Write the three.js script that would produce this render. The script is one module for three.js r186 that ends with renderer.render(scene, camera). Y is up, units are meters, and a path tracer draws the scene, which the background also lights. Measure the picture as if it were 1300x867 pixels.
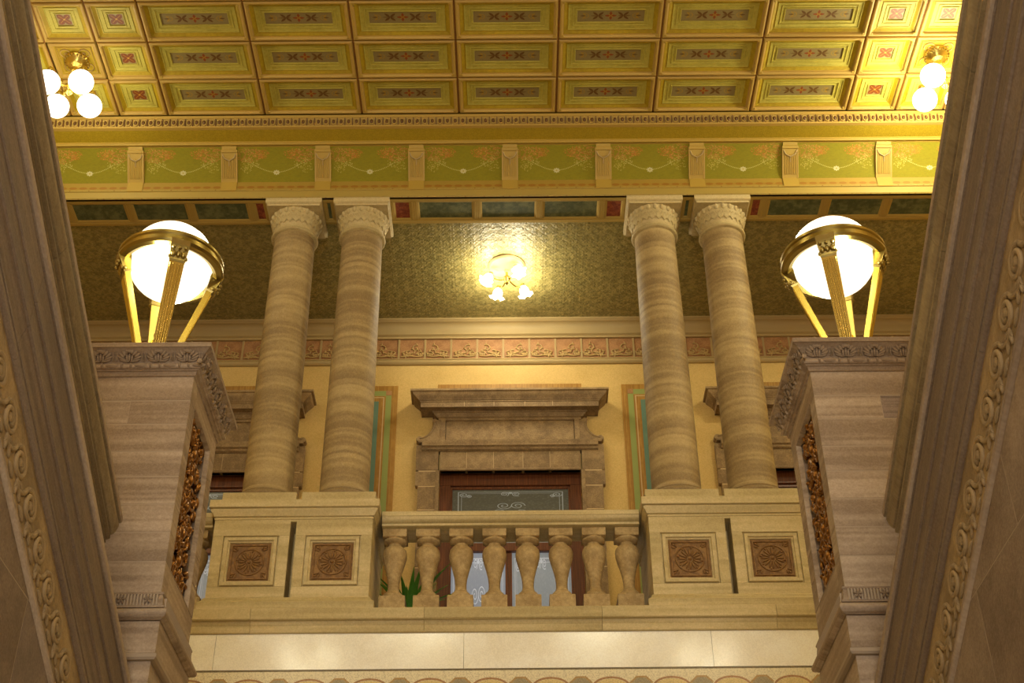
import * as THREE from 'three';
import { mergeGeometries, toCreasedNormals } from 'three/addons/utils/BufferGeometryUtils.js';
import { RectAreaLightUniformsLib } from 'three/addons/lights/RectAreaLightUniformsLib.js';
RectAreaLightUniformsLib.init();

// ---------------------------------------------------------------- camera, light, exposure
const scene = new THREE.Scene();
scene.background = new THREE.Color(0x000000);
const FPX = 1754.67, PITCH = 0.6207, YAW = 0.0024, ROLL = 0.0091;
const CAM = new THREE.Vector3(0.0008, -6.6988, 15.7769);
const camera = new THREE.PerspectiveCamera(2 * Math.atan(433.5 / FPX) * 180 / Math.PI, 1300 / 867, 0.1, 100);
{
  const F = new THREE.Vector3(Math.sin(YAW) * Math.cos(PITCH), Math.sin(PITCH), -Math.cos(YAW) * Math.cos(PITCH));
  const R = new THREE.Vector3(Math.cos(YAW), 0, Math.sin(YAW));
  const U = new THREE.Vector3().crossVectors(R, F);
  const R2 = R.clone().multiplyScalar(Math.cos(ROLL)).addScaledVector(U, -Math.sin(ROLL));
  const U2 = R.clone().multiplyScalar(Math.sin(ROLL)).addScaledVector(U, Math.cos(ROLL));
  camera.quaternion.setFromRotationMatrix(new THREE.Matrix4().makeBasis(R2, U2, F.clone().negate()));
  camera.position.copy(CAM);
}
const renderer = new THREE.WebGLRenderer({ antialias: true });
renderer.toneMapping = THREE.LinearToneMapping;
renderer.toneMappingExposure = 1.0;
renderer.shadowMap.enabled = true;
const LAMP_WARM = new THREE.Color().setRGB(1.0, 0.93, 0.62);
const LAMP_GALLERY = new THREE.Color().setRGB(1.0, 0.94, 0.74);
const POWER = { chandelierLeft: 4.5, chandelierRight: 24, mid: 22, hall: 23, pier: 7.5, gallery: 2.2, window: 8.8 };  // window: strength of the added fill behind the camera

// ---------------------------------------------------------------- helpers
let seed = 7;
const rnd = () => { seed = (seed * 1664525 + 1013904223) >>> 0; return seed / 4294967296; };
const V = (x, y, z) => new THREE.Vector3(x, y, z);
const taken = {};
function numbered(n) { const k = taken[n] = (taken[n] ?? -1) + 1; return k ? `${n}_${String(k).padStart(3, '0')}` : n; }
function put(name, geo, mat, parent) {
  const m = new THREE.Mesh(geo, mat); m.castShadow = m.receiveShadow = true;
  m.name = parent ? name : numbered(name); (parent || scene).add(m); return m;
}
function thing(name, label, category, group, pos = [0, 0, 0]) {
  const g = new THREE.Group(); g.name = numbered(name); g.position.set(...pos); scene.add(g);
  g.userData = { label, category, kind: 'thing' }; if (group) g.userData.group = group; return g;
}
function struct(name, label, category, pos = [0, 0, 0]) {
  const g = thing(name, label, category, null, pos); g.userData.kind = 'structure'; return g;
}
function copyOf(root, pos, label, group) {
  const c = root.clone(); c.name = numbered(root.name.replace(/_\d{3}$/, '')); c.position.set(...pos);
  c.userData = { ...root.userData }; if (label) c.userData.label = label; if (group) c.userData.group = group;
  scene.add(c); return c;
}
// mirror a geometry in x (keeps faces pointing outwards)
function mirror(geo, sx = -1, sz = 1) {
  const g = geo.index ? geo.toNonIndexed() : geo.clone(); g.scale(sx, 1, sz);
  for (const k of Object.keys(g.attributes)) { const a = g.attributes[k], n = a.itemSize, d = a.array; for (let i = 0; i < a.count; i += 3) for (let j = 0; j < n; j++) { const q = d[(i + 1) * n + j]; d[(i + 1) * n + j] = d[(i + 2) * n + j]; d[(i + 2) * n + j] = q; } }
  return g;
}
// triplanar uv in metres
function uvm(geo, ox = 0, oy = 0, swap = false) {
  const g = geo.index ? geo.toNonIndexed() : geo; const p = g.attributes.position, n = p.count, uv = new Float32Array(n * 2);
  const a = V(), b = V(), c = V(), e = V(), f = V();
  for (let i = 0; i < n; i += 3) {
    a.fromBufferAttribute(p, i); b.fromBufferAttribute(p, i + 1); c.fromBufferAttribute(p, i + 2);
    e.subVectors(b, a); f.subVectors(c, a); e.cross(f);
    const ax = Math.abs(e.x), ay = Math.abs(e.y), az = Math.abs(e.z);
    [a, b, c].forEach((q, k) => {
      let u, v; if (ay > ax && ay > az) { u = q.x; v = q.z; } else if (ax > az) { u = q.z; v = q.y; } else { u = q.x; v = q.y; }
      if (swap) [u, v] = [v, u];
      uv[(i + k) * 2] = u + ox; uv[(i + k) * 2 + 1] = v + oy;
    });
  }
  g.setAttribute('uv', new THREE.BufferAttribute(uv, 2)); return g;
}
const tidy = (g, ang = 0.6) => { g = g.index ? g.toNonIndexed() : g; g.computeVertexNormals(); return toCreasedNormals(g, ang); };
function merge(list) {
  return mergeGeometries(list.map(g => { g = g.index ? g.toNonIndexed() : g; for (const k of Object.keys(g.attributes)) if (!['position', 'normal', 'uv'].includes(k)) g.deleteAttribute(k); if (!g.attributes.uv) uvm(g); if (!g.attributes.normal) g.computeVertexNormals(); return g; }));
}
// box by its limits, small chamfer
function box(x0, x1, y0, y1, z0, z1, bev = 0.006, ox = 0, oy = 0) {
  const hx = (x1 - x0) / 2, hy = (y1 - y0) / 2, hz = (z1 - z0) / 2, b = Math.min(bev, hx * .4, hy * .4, hz * .4);
  let g;
  if (b <= 0) g = new THREE.BoxGeometry(2 * hx, 2 * hy, 2 * hz);
  else g = loft([[hx - b, hz - b, -hy], [hx, hz, -hy + b], [hx, hz, hy - b], [hx - b, hz - b, hy]], true, true);
  g.translate((x0 + x1) / 2, (y0 + y1) / 2, (z0 + z1) / 2);
  return uvm(g, ox, oy);
}
// stack of rectangles [halfX, halfZ, y] joined by faces, mitred at the corners
function loft(rings, bottom = false, top = false) {
  const pos = []; const P = ([hx, hz, y]) => [[-hx, y, hz], [hx, y, hz], [hx, y, -hz], [-hx, y, -hz]];
  const quad = (a, b, c, d) => pos.push(...a, ...b, ...c, ...a, ...c, ...d);
  for (let i = 0; i + 1 < rings.length; i++) {
    const A = P(rings[i]), B = P(rings[i + 1]);
    for (let k = 0; k < 4; k++) quad(A[k], A[(k + 1) % 4], B[(k + 1) % 4], B[k]);
  }
  if (bottom) { const A = P(rings[0]); quad(A[3], A[2], A[1], A[0]); }
  if (top) { const A = P(rings.at(-1)); quad(A[0], A[1], A[2], A[3]); }
  const g = new THREE.BufferGeometry(); g.setAttribute('position', new THREE.Float32BufferAttribute(pos, 3)); g.computeVertexNormals(); return g;
}
const loftM = (hx, hz, prof, b, t) => loft(prof.map(([o, y]) => [hx + o, hz + o, y]), b, t);   // prof: [outward, y]
// closed profile [[a, b]...] swept along an axis; map(a, b, s) gives the point
function sweep(prof, s0, s1, map, ang = 0.5, n = 1) {
  const area = prof.reduce((t, p, i) => { const q = prof[(i + 1) % prof.length]; return t + p[0] * q[1] - q[0] * p[1]; }, 0);
  const pr = area < 0 ? [...prof].reverse() : prof, pos = [];
  for (let k = 0; k < n; k++) {
    const a = s0 + (s1 - s0) * k / n, b = s0 + (s1 - s0) * (k + 1) / n;
    for (let i = 0; i < pr.length; i++) {
      const p = pr[i], q = pr[(i + 1) % pr.length];
      const A = map(p[0], p[1], a), B = map(q[0], q[1], a), C = map(q[0], q[1], b), D = map(p[0], p[1], b);
      pos.push(...A, ...B, ...C, ...A, ...C, ...D);
    }
  }
  const tris = THREE.ShapeUtils.triangulateShape(pr.map(p => new THREE.Vector2(...p)), []);
  for (const [a, b, c] of tris) { pos.push(...map(...pr[a], s0), ...map(...pr[c], s0), ...map(...pr[b], s0)); pos.push(...map(...pr[a], s1), ...map(...pr[b], s1), ...map(...pr[c], s1)); }
  const g = new THREE.BufferGeometry(); g.setAttribute('position', new THREE.Float32BufferAttribute(pos, 3));
  // make the faces point outwards
  g.computeVertexNormals(); return tidy(g, ang);
}
const alongX = (prof, x0, x1, ox = 0, oy = 0) => uvm(sweep(prof, x0, x1, (z, y, s) => [s, y, z]), ox, oy);   // prof [z, y]
function arc(cx, cy, r, a0, a1, n, ry = r) { const o = []; for (let i = 0; i <= n; i++) { const a = (a0 + (a1 - a0) * i / n) * Math.PI / 180; o.push([cx + r * Math.cos(a), cy + ry * Math.sin(a)]); } return o; }
function extr(pts, depth, bev = 0, curve = 6) {
  const s = new THREE.Shape(pts.map(p => new THREE.Vector2(...p)));
  return new THREE.ExtrudeGeometry(s, { depth, bevelEnabled: bev > 0, bevelSize: bev, bevelThickness: bev, bevelSegments: 2, curveSegments: curve });
}
const tube = (pts, r, n = 24, m = 6) => new THREE.TubeGeometry(new THREE.CatmullRomCurve3(pts.map(p => V(...p))), n, r, m, false);
const lathe = (pts, n = 32) => new THREE.LatheGeometry(pts.map(p => new THREE.Vector2(...p)), n);
const ell = (rx, ry, rz, x, y, z, w = 10, h = 8) => new THREE.SphereGeometry(1, w, h).scale(rx, ry, rz).translate(x, y, z);

// ---------------------------------------------------------------- textures
function noise2(N, cells, s0) {           // tileable value noise, N x N, values 0..1
  const [cx, cy] = cells; let s = s0; const r = () => { s = (s * 1664525 + 1013904223) >>> 0; return s / 4294967296; };
  const g = Float32Array.from({ length: cx * cy }, r), o = new Float32Array(N * N);
  for (let y = 0; y < N; y++) for (let x = 0; x < N; x++) {
    const fx = x / N * cx, fy = y / N * cy, ix = fx | 0, iy = fy | 0; let tx = fx - ix, ty = fy - iy; tx = tx * tx * (3 - 2 * tx); ty = ty * ty * (3 - 2 * ty);
    const x1 = (ix + 1) % cx, y1 = (iy + 1) % cy;
    o[y * N + x] = (g[iy * cx + ix] * (1 - tx) + g[iy * cx + x1] * tx) * (1 - ty) + (g[y1 * cx + ix] * (1 - tx) + g[y1 * cx + x1] * tx) * ty;
  }
  return o;
}
function stack(N, layers, s0) { const o = new Float32Array(N * N); let t = 0; layers.forEach(([cx, cy, a], k) => { const n = noise2(N, [cx, cy], s0 + k * 77); for (let i = 0; i < o.length; i++) o[i] += n[i] * a; t += a; }); for (let i = 0; i < o.length; i++) o[i] /= t; return o; }
const hex = h => { const c = new THREE.Color(h); const s = c.clone().convertLinearToSRGB(); return [s.r * 255, s.g * 255, s.b * 255]; };
function dataTex(N, fn, T, srgb = true) {
  const d = new Uint8Array(N * N * 4); const c = [0, 0, 0];
  for (let y = 0; y < N; y++) for (let x = 0; x < N; x++) { fn(x, y, c); const i = (y * N + x) * 4; d[i] = c[0]; d[i + 1] = c[1]; d[i + 2] = c[2]; d[i + 3] = 255; }
  const t = new THREE.DataTexture(d, N, N, THREE.RGBAFormat); t.wrapS = t.wrapT = THREE.RepeatWrapping; t.magFilter = THREE.LinearFilter; t.minFilter = THREE.LinearMipmapLinearFilter; t.generateMipmaps = true;
  if (srgb) t.colorSpace = THREE.SRGBColorSpace; t.repeat.set(1 / T, 1 / T); t.needsUpdate = true; return t;
}
const clamp = v => v < 0 ? 0 : v > 255 ? 255 : v;
const mix = (a, b, t, c) => { for (let k = 0; k < 3; k++) c[k] = clamp(a[k] + (b[k] - a[k]) * t); };
const curve = (v, lo, hi) => Math.min(1, Math.max(0, (v - lo) / (hi - lo)));
function stoneTex(a, b, layers, s0, T, lo = .3, hi = .7, N = 512, speck = 0) {
  const n = stack(N, layers, s0), f = noise2(N, [N / 2, N / 2], s0 + 9), A = hex(a), B = hex(b);
  return dataTex(N, (x, y, c) => { const i = y * N + x; mix(A, B, curve(n[i], lo, hi), c); const g = (f[i] - .5) * 18; for (let k = 0; k < 3; k++) c[k] = clamp(c[k] + g + (speck && f[i] > .93 ? speck : 0)); }, T);
}
function bumpTex(layers, s0, T, N = 256) { const n = stack(N, layers, s0); return dataTex(N, (x, y, c) => { c[0] = c[1] = c[2] = n[y * N + x] * 255; }, T, false); }
function canvasTex(w, h, draw, rep) {
  const cv = document.createElement('canvas'); cv.width = w; cv.height = h; const x = cv.getContext('2d'); draw(x, w, h);
  const t = new THREE.CanvasTexture(cv); t.colorSpace = THREE.SRGBColorSpace; t.magFilter = THREE.LinearFilter; t.wrapS = t.wrapT = THREE.RepeatWrapping; if (rep) t.repeat.set(...rep); return t;
}
const std = (o) => new THREE.MeshStandardMaterial({ roughness: .7, side: THREE.DoubleSide, ...o });
const grain = bumpTex([[32, 32, 1], [128, 128, 1]], 31, .6);
const M = {
  column: std({ map: stoneTex('#8a734c', '#b0996a', [[2, 30, 1], [2, 90, 1], [3, 9, .5], [64, 128, .3]], 11, 3.2, .28, .72), bumpMap: grain, bumpScale: .002, roughness: .62 }),
  pier: std({ map: stoneTex('#8e7860', '#b49e84', [[2, 30, 1.1], [3, 90, 1], [4, 10, .9], [64, 128, .35]], 23, 2.2, .3, .68), bumpMap: grain, bumpScale: .002, roughness: .72 }),
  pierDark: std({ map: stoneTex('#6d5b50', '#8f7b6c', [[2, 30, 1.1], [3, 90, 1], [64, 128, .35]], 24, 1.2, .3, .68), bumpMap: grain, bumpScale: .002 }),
  mortar: std({ color: '#a8957e', roughness: .9 }),
  pedestal: std({ map: stoneTex('#ad9a6a', '#c9b688', [[2, 26, 1], [3, 70, .8], [3, 6, .8], [64, 64, .3]], 37, 2.6, .3, .68), bumpMap: grain, bumpScale: .0015, roughness: .62 }),
  baluster: std({ map: stoneTex('#9a8054', '#bea474', [[10, 10, 1], [40, 40, .8], [128, 128, .5]], 41, 1.1, .25, .75, 512, 16), bumpMap: grain, bumpScale: .003, roughness: .7 }),
  tuff: std({ map: stoneTex('#7c6340', '#a2865a', [[6, 6, 1], [24, 24, .8], [100, 100, .6]], 43, 1.6, .25, .75, 512, 26), bumpMap: grain, bumpScale: .003, roughness: .72 }),
  joint: std({ color: '#c9ad80', roughness: .9 }),
  ashlar: std({ map: stoneTex('#75604c', '#a08a72', [[3, 3, 1], [8, 8, .8], [30, 30, .4], [120, 120, .3]], 47, 2.4, .25, .75), bumpMap: grain, bumpScale: .002, roughness: .66 }),
  ashlarDark: std({ map: stoneTex('#6a594c', '#8c7868', [[3, 3, 1], [8, 8, .8], [30, 30, .4]], 48, 2.4, .25, .75), bumpMap: grain, bumpScale: .002, roughness: .66 }),
  string: std({ map: stoneTex('#6f5c4a', '#86715a', [[2, 30, 1.2], [3, 90, .7], [4, 10, .9], [64, 64, .4]], 53, 1.4, .3, .7), bumpMap: grain, bumpScale: .002, roughness: .62 }),
  cap: std({ map: stoneTex('#83704f', '#a8946c', [[2, 20, 1], [3, 60, .7], [64, 64, .4]], 59, 1.6), roughness: .6 }),
  scroll: std({ map: stoneTex('#8c7450', '#ac9064', [[5, 5, 1], [30, 30, .6], [100, 100, .4]], 61, 1.2), bumpMap: grain, bumpScale: .002, roughness: .66 }),
  marble: new THREE.MeshPhysicalMaterial({ map: stoneTex('#f2ecdc', '#fdfaf0', [[3, 3, 1], [8, 8, .8], [24, 24, .4], [100, 100, .15]], 67, 2.2, .25, .6), roughness: .16, side: THREE.DoubleSide }),
  plasterYellow: std({ map: stoneTex('#c4a35c', '#cfae68', [[3, 3, 1], [12, 12, .7], [90, 90, .4]], 71, 2.4, .3, .7), roughness: .75 }),
  cream: std({ color: '#ab9360', roughness: .6 }),
  gold: std({ color: '#a4761c', roughness: .5 }),
  goldTrim: std({ color: '#aa8c36', roughness: .6 }),
  lip: std({ color: '#b49448', roughness: .55 }),
  cofferOlive: std({ map: stoneTex('#a0860a', '#b09610', [[5, 5, 1], [40, 40, .6]], 73, 1.2), roughness: .65 }),
  cofferGreen: std({ map: stoneTex('#aca040', '#bcb04c', [[5, 5, 1], [40, 40, .6]], 74, 1.2), roughness: .65 }),
  groove: std({ color: '#8f5f22', roughness: .6 }),
  cove: std({ map: stoneTex('#9a8214', '#b09622', [[40, 40, .6], [128, 128, .8]], 75, .5), bumpMap: bumpTex([[64, 64, 1]], 76, .5), bumpScale: .002, roughness: .55 }),
  egg: std({ color: '#644218', roughness: .5 }),
  brass: std({ color: new THREE.Color().setRGB(.68, .52, .13), metalness: 1, roughness: .26 }),
  brassDark: std({ color: new THREE.Color().setRGB(.36, .28, .09), metalness: 1, roughness: .28 }),
  bronze: std({ color: new THREE.Color().setRGB(.26, .12, .03), metalness: .85, roughness: .28 }),
  terracotta: std({ map: stoneTex('#6e4a1e', '#8c6632', [[12, 12, 1], [60, 60, .7]], 79, .5), roughness: .55 }),
  tileRed: std({ map: stoneTex('#96683e', '#b08252', [[5, 5, 1], [50, 50, .6]], 83, .6), roughness: .65 }),
  relief: std({ color: '#b39458', roughness: .55 }),
  soffitTrim: std({ color: '#b09448', roughness: .95 }),
  soffitGreen: std({ map: stoneTex('#4d5330', '#6f7148', [[7, 7, 1], [20, 20, 1], [64, 64, .5]], 85, .9), roughness: .85 }),
  soffitRed: std({ map: stoneTex('#74301a', '#98502a', [[14, 14, 1], [50, 50, .7]], 86, .6), roughness: .85 }),
  wood: std({ map: stoneTex('#5a2f12', '#7d4620', [[60, 3, 1], [160, 4, .8], [10, 2, .6]], 89, .8), roughness: .4 }),
  paintGreen: std({ color: '#8f9a52', roughness: .65 }),
  paintBlue: std({ color: '#5f7f6c', roughness: .65 }),
  paintBrown: std({ map: stoneTex('#9a6e24', '#b08436', [[60, 2, 1], [10, 10, .4]], 90, .5), roughness: .6 }),
  leaf: std({ color: '#55902a', roughness: .5 }),
  pot: std({ color: '#3c2c20', roughness: .6 }),
  white: std({ color: '#cfc6b4', roughness: .8 }),
  floor: std({ map: stoneTex('#c2b69e', '#d8cdb6', [[6, 6, 1], [30, 30, .6]], 91, 2), roughness: .45 }),
};
const globeMat = new THREE.MeshStandardMaterial({ color: '#fff6e0', roughness: .4, emissive: new THREE.Color().setRGB(1, .93, .74), emissiveIntensity: 3.2 });
const pierGlobeMat = new THREE.MeshStandardMaterial({ color: '#fff6e0', roughness: .35, emissive: new THREE.Color().setRGB(1, .93, .72), emissiveIntensity: 1.5 });
const tulipMat = new THREE.MeshStandardMaterial({ color: '#fff6e0', roughness: .4, emissive: new THREE.Color().setRGB(1, .94, .8), emissiveIntensity: 1.8, side: THREE.DoubleSide });
function lamp(parent, x, y, z, I, size = 4, tint = LAMP_WARM) {
  const l = new THREE.PointLight(tint, I, 0, 2); l.position.set(x, y, z); l.castShadow = true; l.shadow.radius = size; l.name = 'lamp_light'; parent.add(l); return l;
}

// ---------------------------------------------------------------- hall shell
const W = 1.4334, S = .7167, YC = 7.958, ZC = 1.10, HALL = 8.0, ZEND = 24, YF = -8.3;
put('floor', box(-HALL, HALL, YF - .3, YF, 5, ZEND, 0), M.floor).userData = { kind: 'structure', label: 'stone floor of the stair hall', category: 'floor' };
put('floor', box(-HALL, HALL, -4.7, -4.4, .4, 8.4, 0), M.floor).userData = { kind: 'structure', label: 'stair landing below the mosaic wall', category: 'floor' };
put('floor', box(-HALL, HALL, -.1, .2, -3.2, .62, 0), M.floor).userData = { kind: 'structure', label: 'gallery floor behind the balustrade', category: 'floor' };
for (const s of [-1, 1]) {
  const w = put(s < 0 ? 'wall_left' : 'wall_right', box(s > 0 ? HALL : -HALL - .3, s > 0 ? HALL + .3 : -HALL, YF, YC + .3, -3.2, ZEND, 0), M.plasterYellow);
  w.userData = { kind: 'structure', label: 'yellow plaster side wall of the hall', category: 'wall' };
}
put('wall_front', box(-HALL, HALL, YF, YC + .3, ZEND, ZEND + .3, 0), M.plasterYellow).userData = { kind: 'structure', label: 'plaster wall at the foot of the stairs', category: 'wall' };
{
  const wn = struct('window_1', 'added fill window, unseen behind the camera, with glowing panes', 'window', [0, -3.4, ZEND - .02]);  // added light source out of view, gives neutral frontal fill
  const pm = new THREE.MeshStandardMaterial({ color: '#dfe3e6', roughness: .3, emissive: new THREE.Color().setRGB(1, .96, .89), emissiveIntensity: 1 });
  for (let i = 0; i < 4; i++) for (let j = 0; j < 4; j++) put('pane', new THREE.BoxGeometry(1.26, 1.66, .02).translate(-2.01 + i * 1.34, -2.6 + j * 1.74, 0), pm, wn);
  put('fill_window_frame', merge([...[-2, -1, 0, 1, 2].map(k => box(k * 1.34 - .04, k * 1.34 + .04, -3.5, 3.5, -.04, .015, .006)), ...[-2, -1, 0, 1, 2].map(k => box(-2.72, 2.72, k * 1.74 - .04, k * 1.74 + .04, -.045, .015, .006))]), M.wood, wn);
  const rl = new THREE.RectAreaLight(new THREE.Color().setRGB(1, .96, .89), POWER.window, 5.36, 6.96); rl.position.set(0, 0, -.08); rl.rotation.set(0, 0, 0); rl.name = 'frontal_fill'; wn.add(rl);  // area light of the added fill window
}
// steps of the central flight, below the picture
{
  const st = struct('floor', 'stone steps of the central flight', 'stairs');
  for (let k = 0; k < 24; k++) put('step', box(-2.7, 2.65, YF, -4.4 - .1625 * (k + 1) + .0, 8.4 + .3 * k, 8.4 + .3 * (k + 1), .01), M.floor, st);
}

// ---------------------------------------------------------------- coffered ceiling
const inlayLong = canvasTex(512, 128, (x, w, h) => {
  x.fillStyle = '#8a7a4c'; x.fillRect(0, 0, w, h);
  for (let i = 0; i < 900; i++) { x.fillStyle = rnd() < .5 ? 'rgba(90,70,40,.25)' : 'rgba(150,125,80,.2)'; x.fillRect(rnd() * w, rnd() * h, 3, 3); }
  const o = '#634010', y = '#a8842c';
  const petal = (cx, cy, a, l, wd, col) => { x.save(); x.translate(cx, cy); x.rotate(a); x.fillStyle = col; x.beginPath(); x.moveTo(0, 0); x.quadraticCurveTo(l * .5, wd, l, 0); x.quadraticCurveTo(l * .5, -wd, 0, 0); x.fill(); x.restore(); };
  for (let k = 0; k < 4; k++) petal(256, 64, k * Math.PI / 2, 46, 20, '#8a3f10');
  for (let k = 0; k < 4; k++) petal(256, 64, k * Math.PI / 2 + .78, 26, 9, y);
  for (const s of [-1, 1]) {
    const cx = 256 + s * 96; for (let k = 0; k < 4; k++) petal(cx, 64, k * Math.PI / 2 + .785, 58, 20, o);
    petal(cx, 64, s > 0 ? 0 : Math.PI, 60, 8, o); petal(cx, 64, s > 0 ? Math.PI : 0, 40, 8, o);
    const ex = 256 + s * 205; for (const a of [-.9, 0, .9]) petal(ex - s * 16, 64, (s > 0 ? 0 : Math.PI) + a, 44, 12, a ? y : o);
    x.strokeStyle = y; x.lineWidth = 5; x.beginPath(); x.arc(ex - s * 10, 64, 26, s > 0 ? 1.2 : 4.3, s > 0 ? 5.1 : 8.2, false); x.stroke();
  }
});
const inlaySquare = canvasTex(128, 128, (x, w, h) => {
  x.fillStyle = '#94824e'; x.fillRect(0, 0, w, h);
  for (let k = 0; k < 4; k++) { x.save(); x.translate(64, 64); x.rotate(k * Math.PI / 2 + .785); x.fillStyle = '#7a3c12'; x.beginPath(); x.moveTo(0, 0); x.bezierCurveTo(20, 34, 60, 34, 72, 0); x.bezierCurveTo(60, -34, 20, -34, 0, 0); x.fill(); x.strokeStyle = '#b9862c'; x.lineWidth = 4; x.beginPath(); x.moveTo(14, 0); x.lineTo(58, 0); x.stroke(); x.restore(); }
  x.fillStyle = '#c49a3c'; x.beginPath(); x.arc(64, 64, 10, 0, 7); x.fill();
});
const matInlayL = std({ map: inlayLong, roughness: .55 }), matInlayS = std({ map: inlaySquare, roughness: .55 });
const ceiling = struct('ceiling', 'yellow and green coffered ceiling with painted inlays', 'ceiling');
put('ceiling_slab', merge([box(-HALL, HALL, YC + .21, YC + .4, ZC - .3, ZEND, 0)]), M.cofferOlive, ceiling);
{
  // plain ceiling past the coffers that can be seen
  put('ceiling_field', box(-HALL, HALL, YC, YC + .2, ZC + 6 * S, ZEND, 0), M.cofferOlive, ceiling);
  const frame = (hw, hd) => {
    const lip = [], L = (o, y) => lip.push([hw - o, hd - o, y]);
    L(.012, .02); for (const [o, y] of arc(.036, .002, .024, 180, 360, 7, .024)) L(o, y); L(.06, .018); L(.072, .02);
    const R = l => l.map(([o, y]) => [hw - o, hd - o, y]);
    const olive = R([[.072, .02], [.082, .022], [.118, .042], [.128, .042]]);
    const green = R([[.128, .042], [.131, .034], [.139, .034], [.143, .044], [.188, .05], [.192, .042], [.2, .042], [.204, .052], [.236, .056], [.24, .045], [.25, .045], [.255, .062]]);
    const mk = r => uvm(loft(r)); return [mk(lip), mk(olive), mk(green)];
  };
  const gL = frame(W / 2, S / 2), gS = frame(S / 2, S / 2);
  const inl = (w, d) => { const g = new THREE.PlaneGeometry(w, d); g.rotateX(Math.PI / 2); g.translate(0, .062, 0); return g; };
  const iL = inl(W - .51, S - .51), iS = inl(S - .51, S - .51);
  const bossG = (hw, hd) => merge([1, -1].flatMap(a => [1, -1].map(b => ell(.024, .016, .024, a * (hw - .06), -.008, b * (hd - .06), 8, 6))));
  const bL = bossG(W / 2, S / 2), bS = bossG(S / 2, S / 2);
  const grG = (hw, hd) => uvm(loft([[hw, hd, .02], [hw - .016, hd - .016, .02]])); const rL = grG(W / 2, S / 2), rS = grG(S / 2, S / 2);
  const cell = (x, z, long) => {
    const [l, o, g] = long ? gL : gS; const c = put('coffer', l, M.lip, ceiling); c.position.set(x, YC, z);
    put('sloping_band', o, M.cofferOlive, c); put('stepped_panel', g, M.cofferGreen, c); put('painted_inlay', long ? iL : iS, long ? matInlayL : matInlayS, c);
    put('corner_boss', long ? bL : bS, M.goldTrim, c); put('joint_groove', long ? rL : rS, M.groove, c);
  };
  for (let r = 0; r < 6; r++) {
    const z = ZC + S * (r + .5);
    for (let k = -3; k <= 3; k++) cell(k * W, z, true);
    for (const s of [-1, 1]) for (let k = 0; k < 3; k++) {
      if (k === 1 && r === 1) continue;
      cell(s * (3.5 * W + S * (k + .5)), z, false);
    }
  }
  // chandelier coffers: flat plate with raised scrollwork
  const plate = box(-S / 2 + .016, S / 2 - .016, .03, .08, -S / 2 + .016, S / 2 - .016, .004);
  const rim = uvm(loft([[S / 2 - .016, S / 2 - .016, .03], [S / 2 - .03, S / 2 - .03, 0], [S / 2 - .07, S / 2 - .07, 0], [S / 2 - .09, S / 2 - .09, .03]]));
  const inner = uvm(loft([[.25, .25, .03], [.245, .245, .018], [.232, .232, .018], [.227, .227, .03]]));
  const sc = [];
  for (let q = 0; q < 4; q++) for (const m of [1, -1]) {
    const pts = []; for (let i = 0; i < 16; i++) { const a = i * .42, r = .085 * (1 - i / 19); pts.push([m * (.12 + r * Math.cos(a)), .022, .135 + r * Math.sin(a)]); }
    const g = tube(pts, .009, 30, 5); g.rotateY(q * Math.PI / 2); sc.push(g);
  }
  const scr = merge(sc);
  for (const s of [-1, 1]) {
    const c = put('chandelier_coffer', plate, M.cofferOlive, ceiling); c.position.set(s * (3.5 * W + 1.5 * S), YC, ZC + 1.5 * S);
    put('rim', rim, M.lip, c); put('inner_frame', inner, M.goldTrim, c); put('scrollwork', scr, M.relief, c);
  }
}

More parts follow.
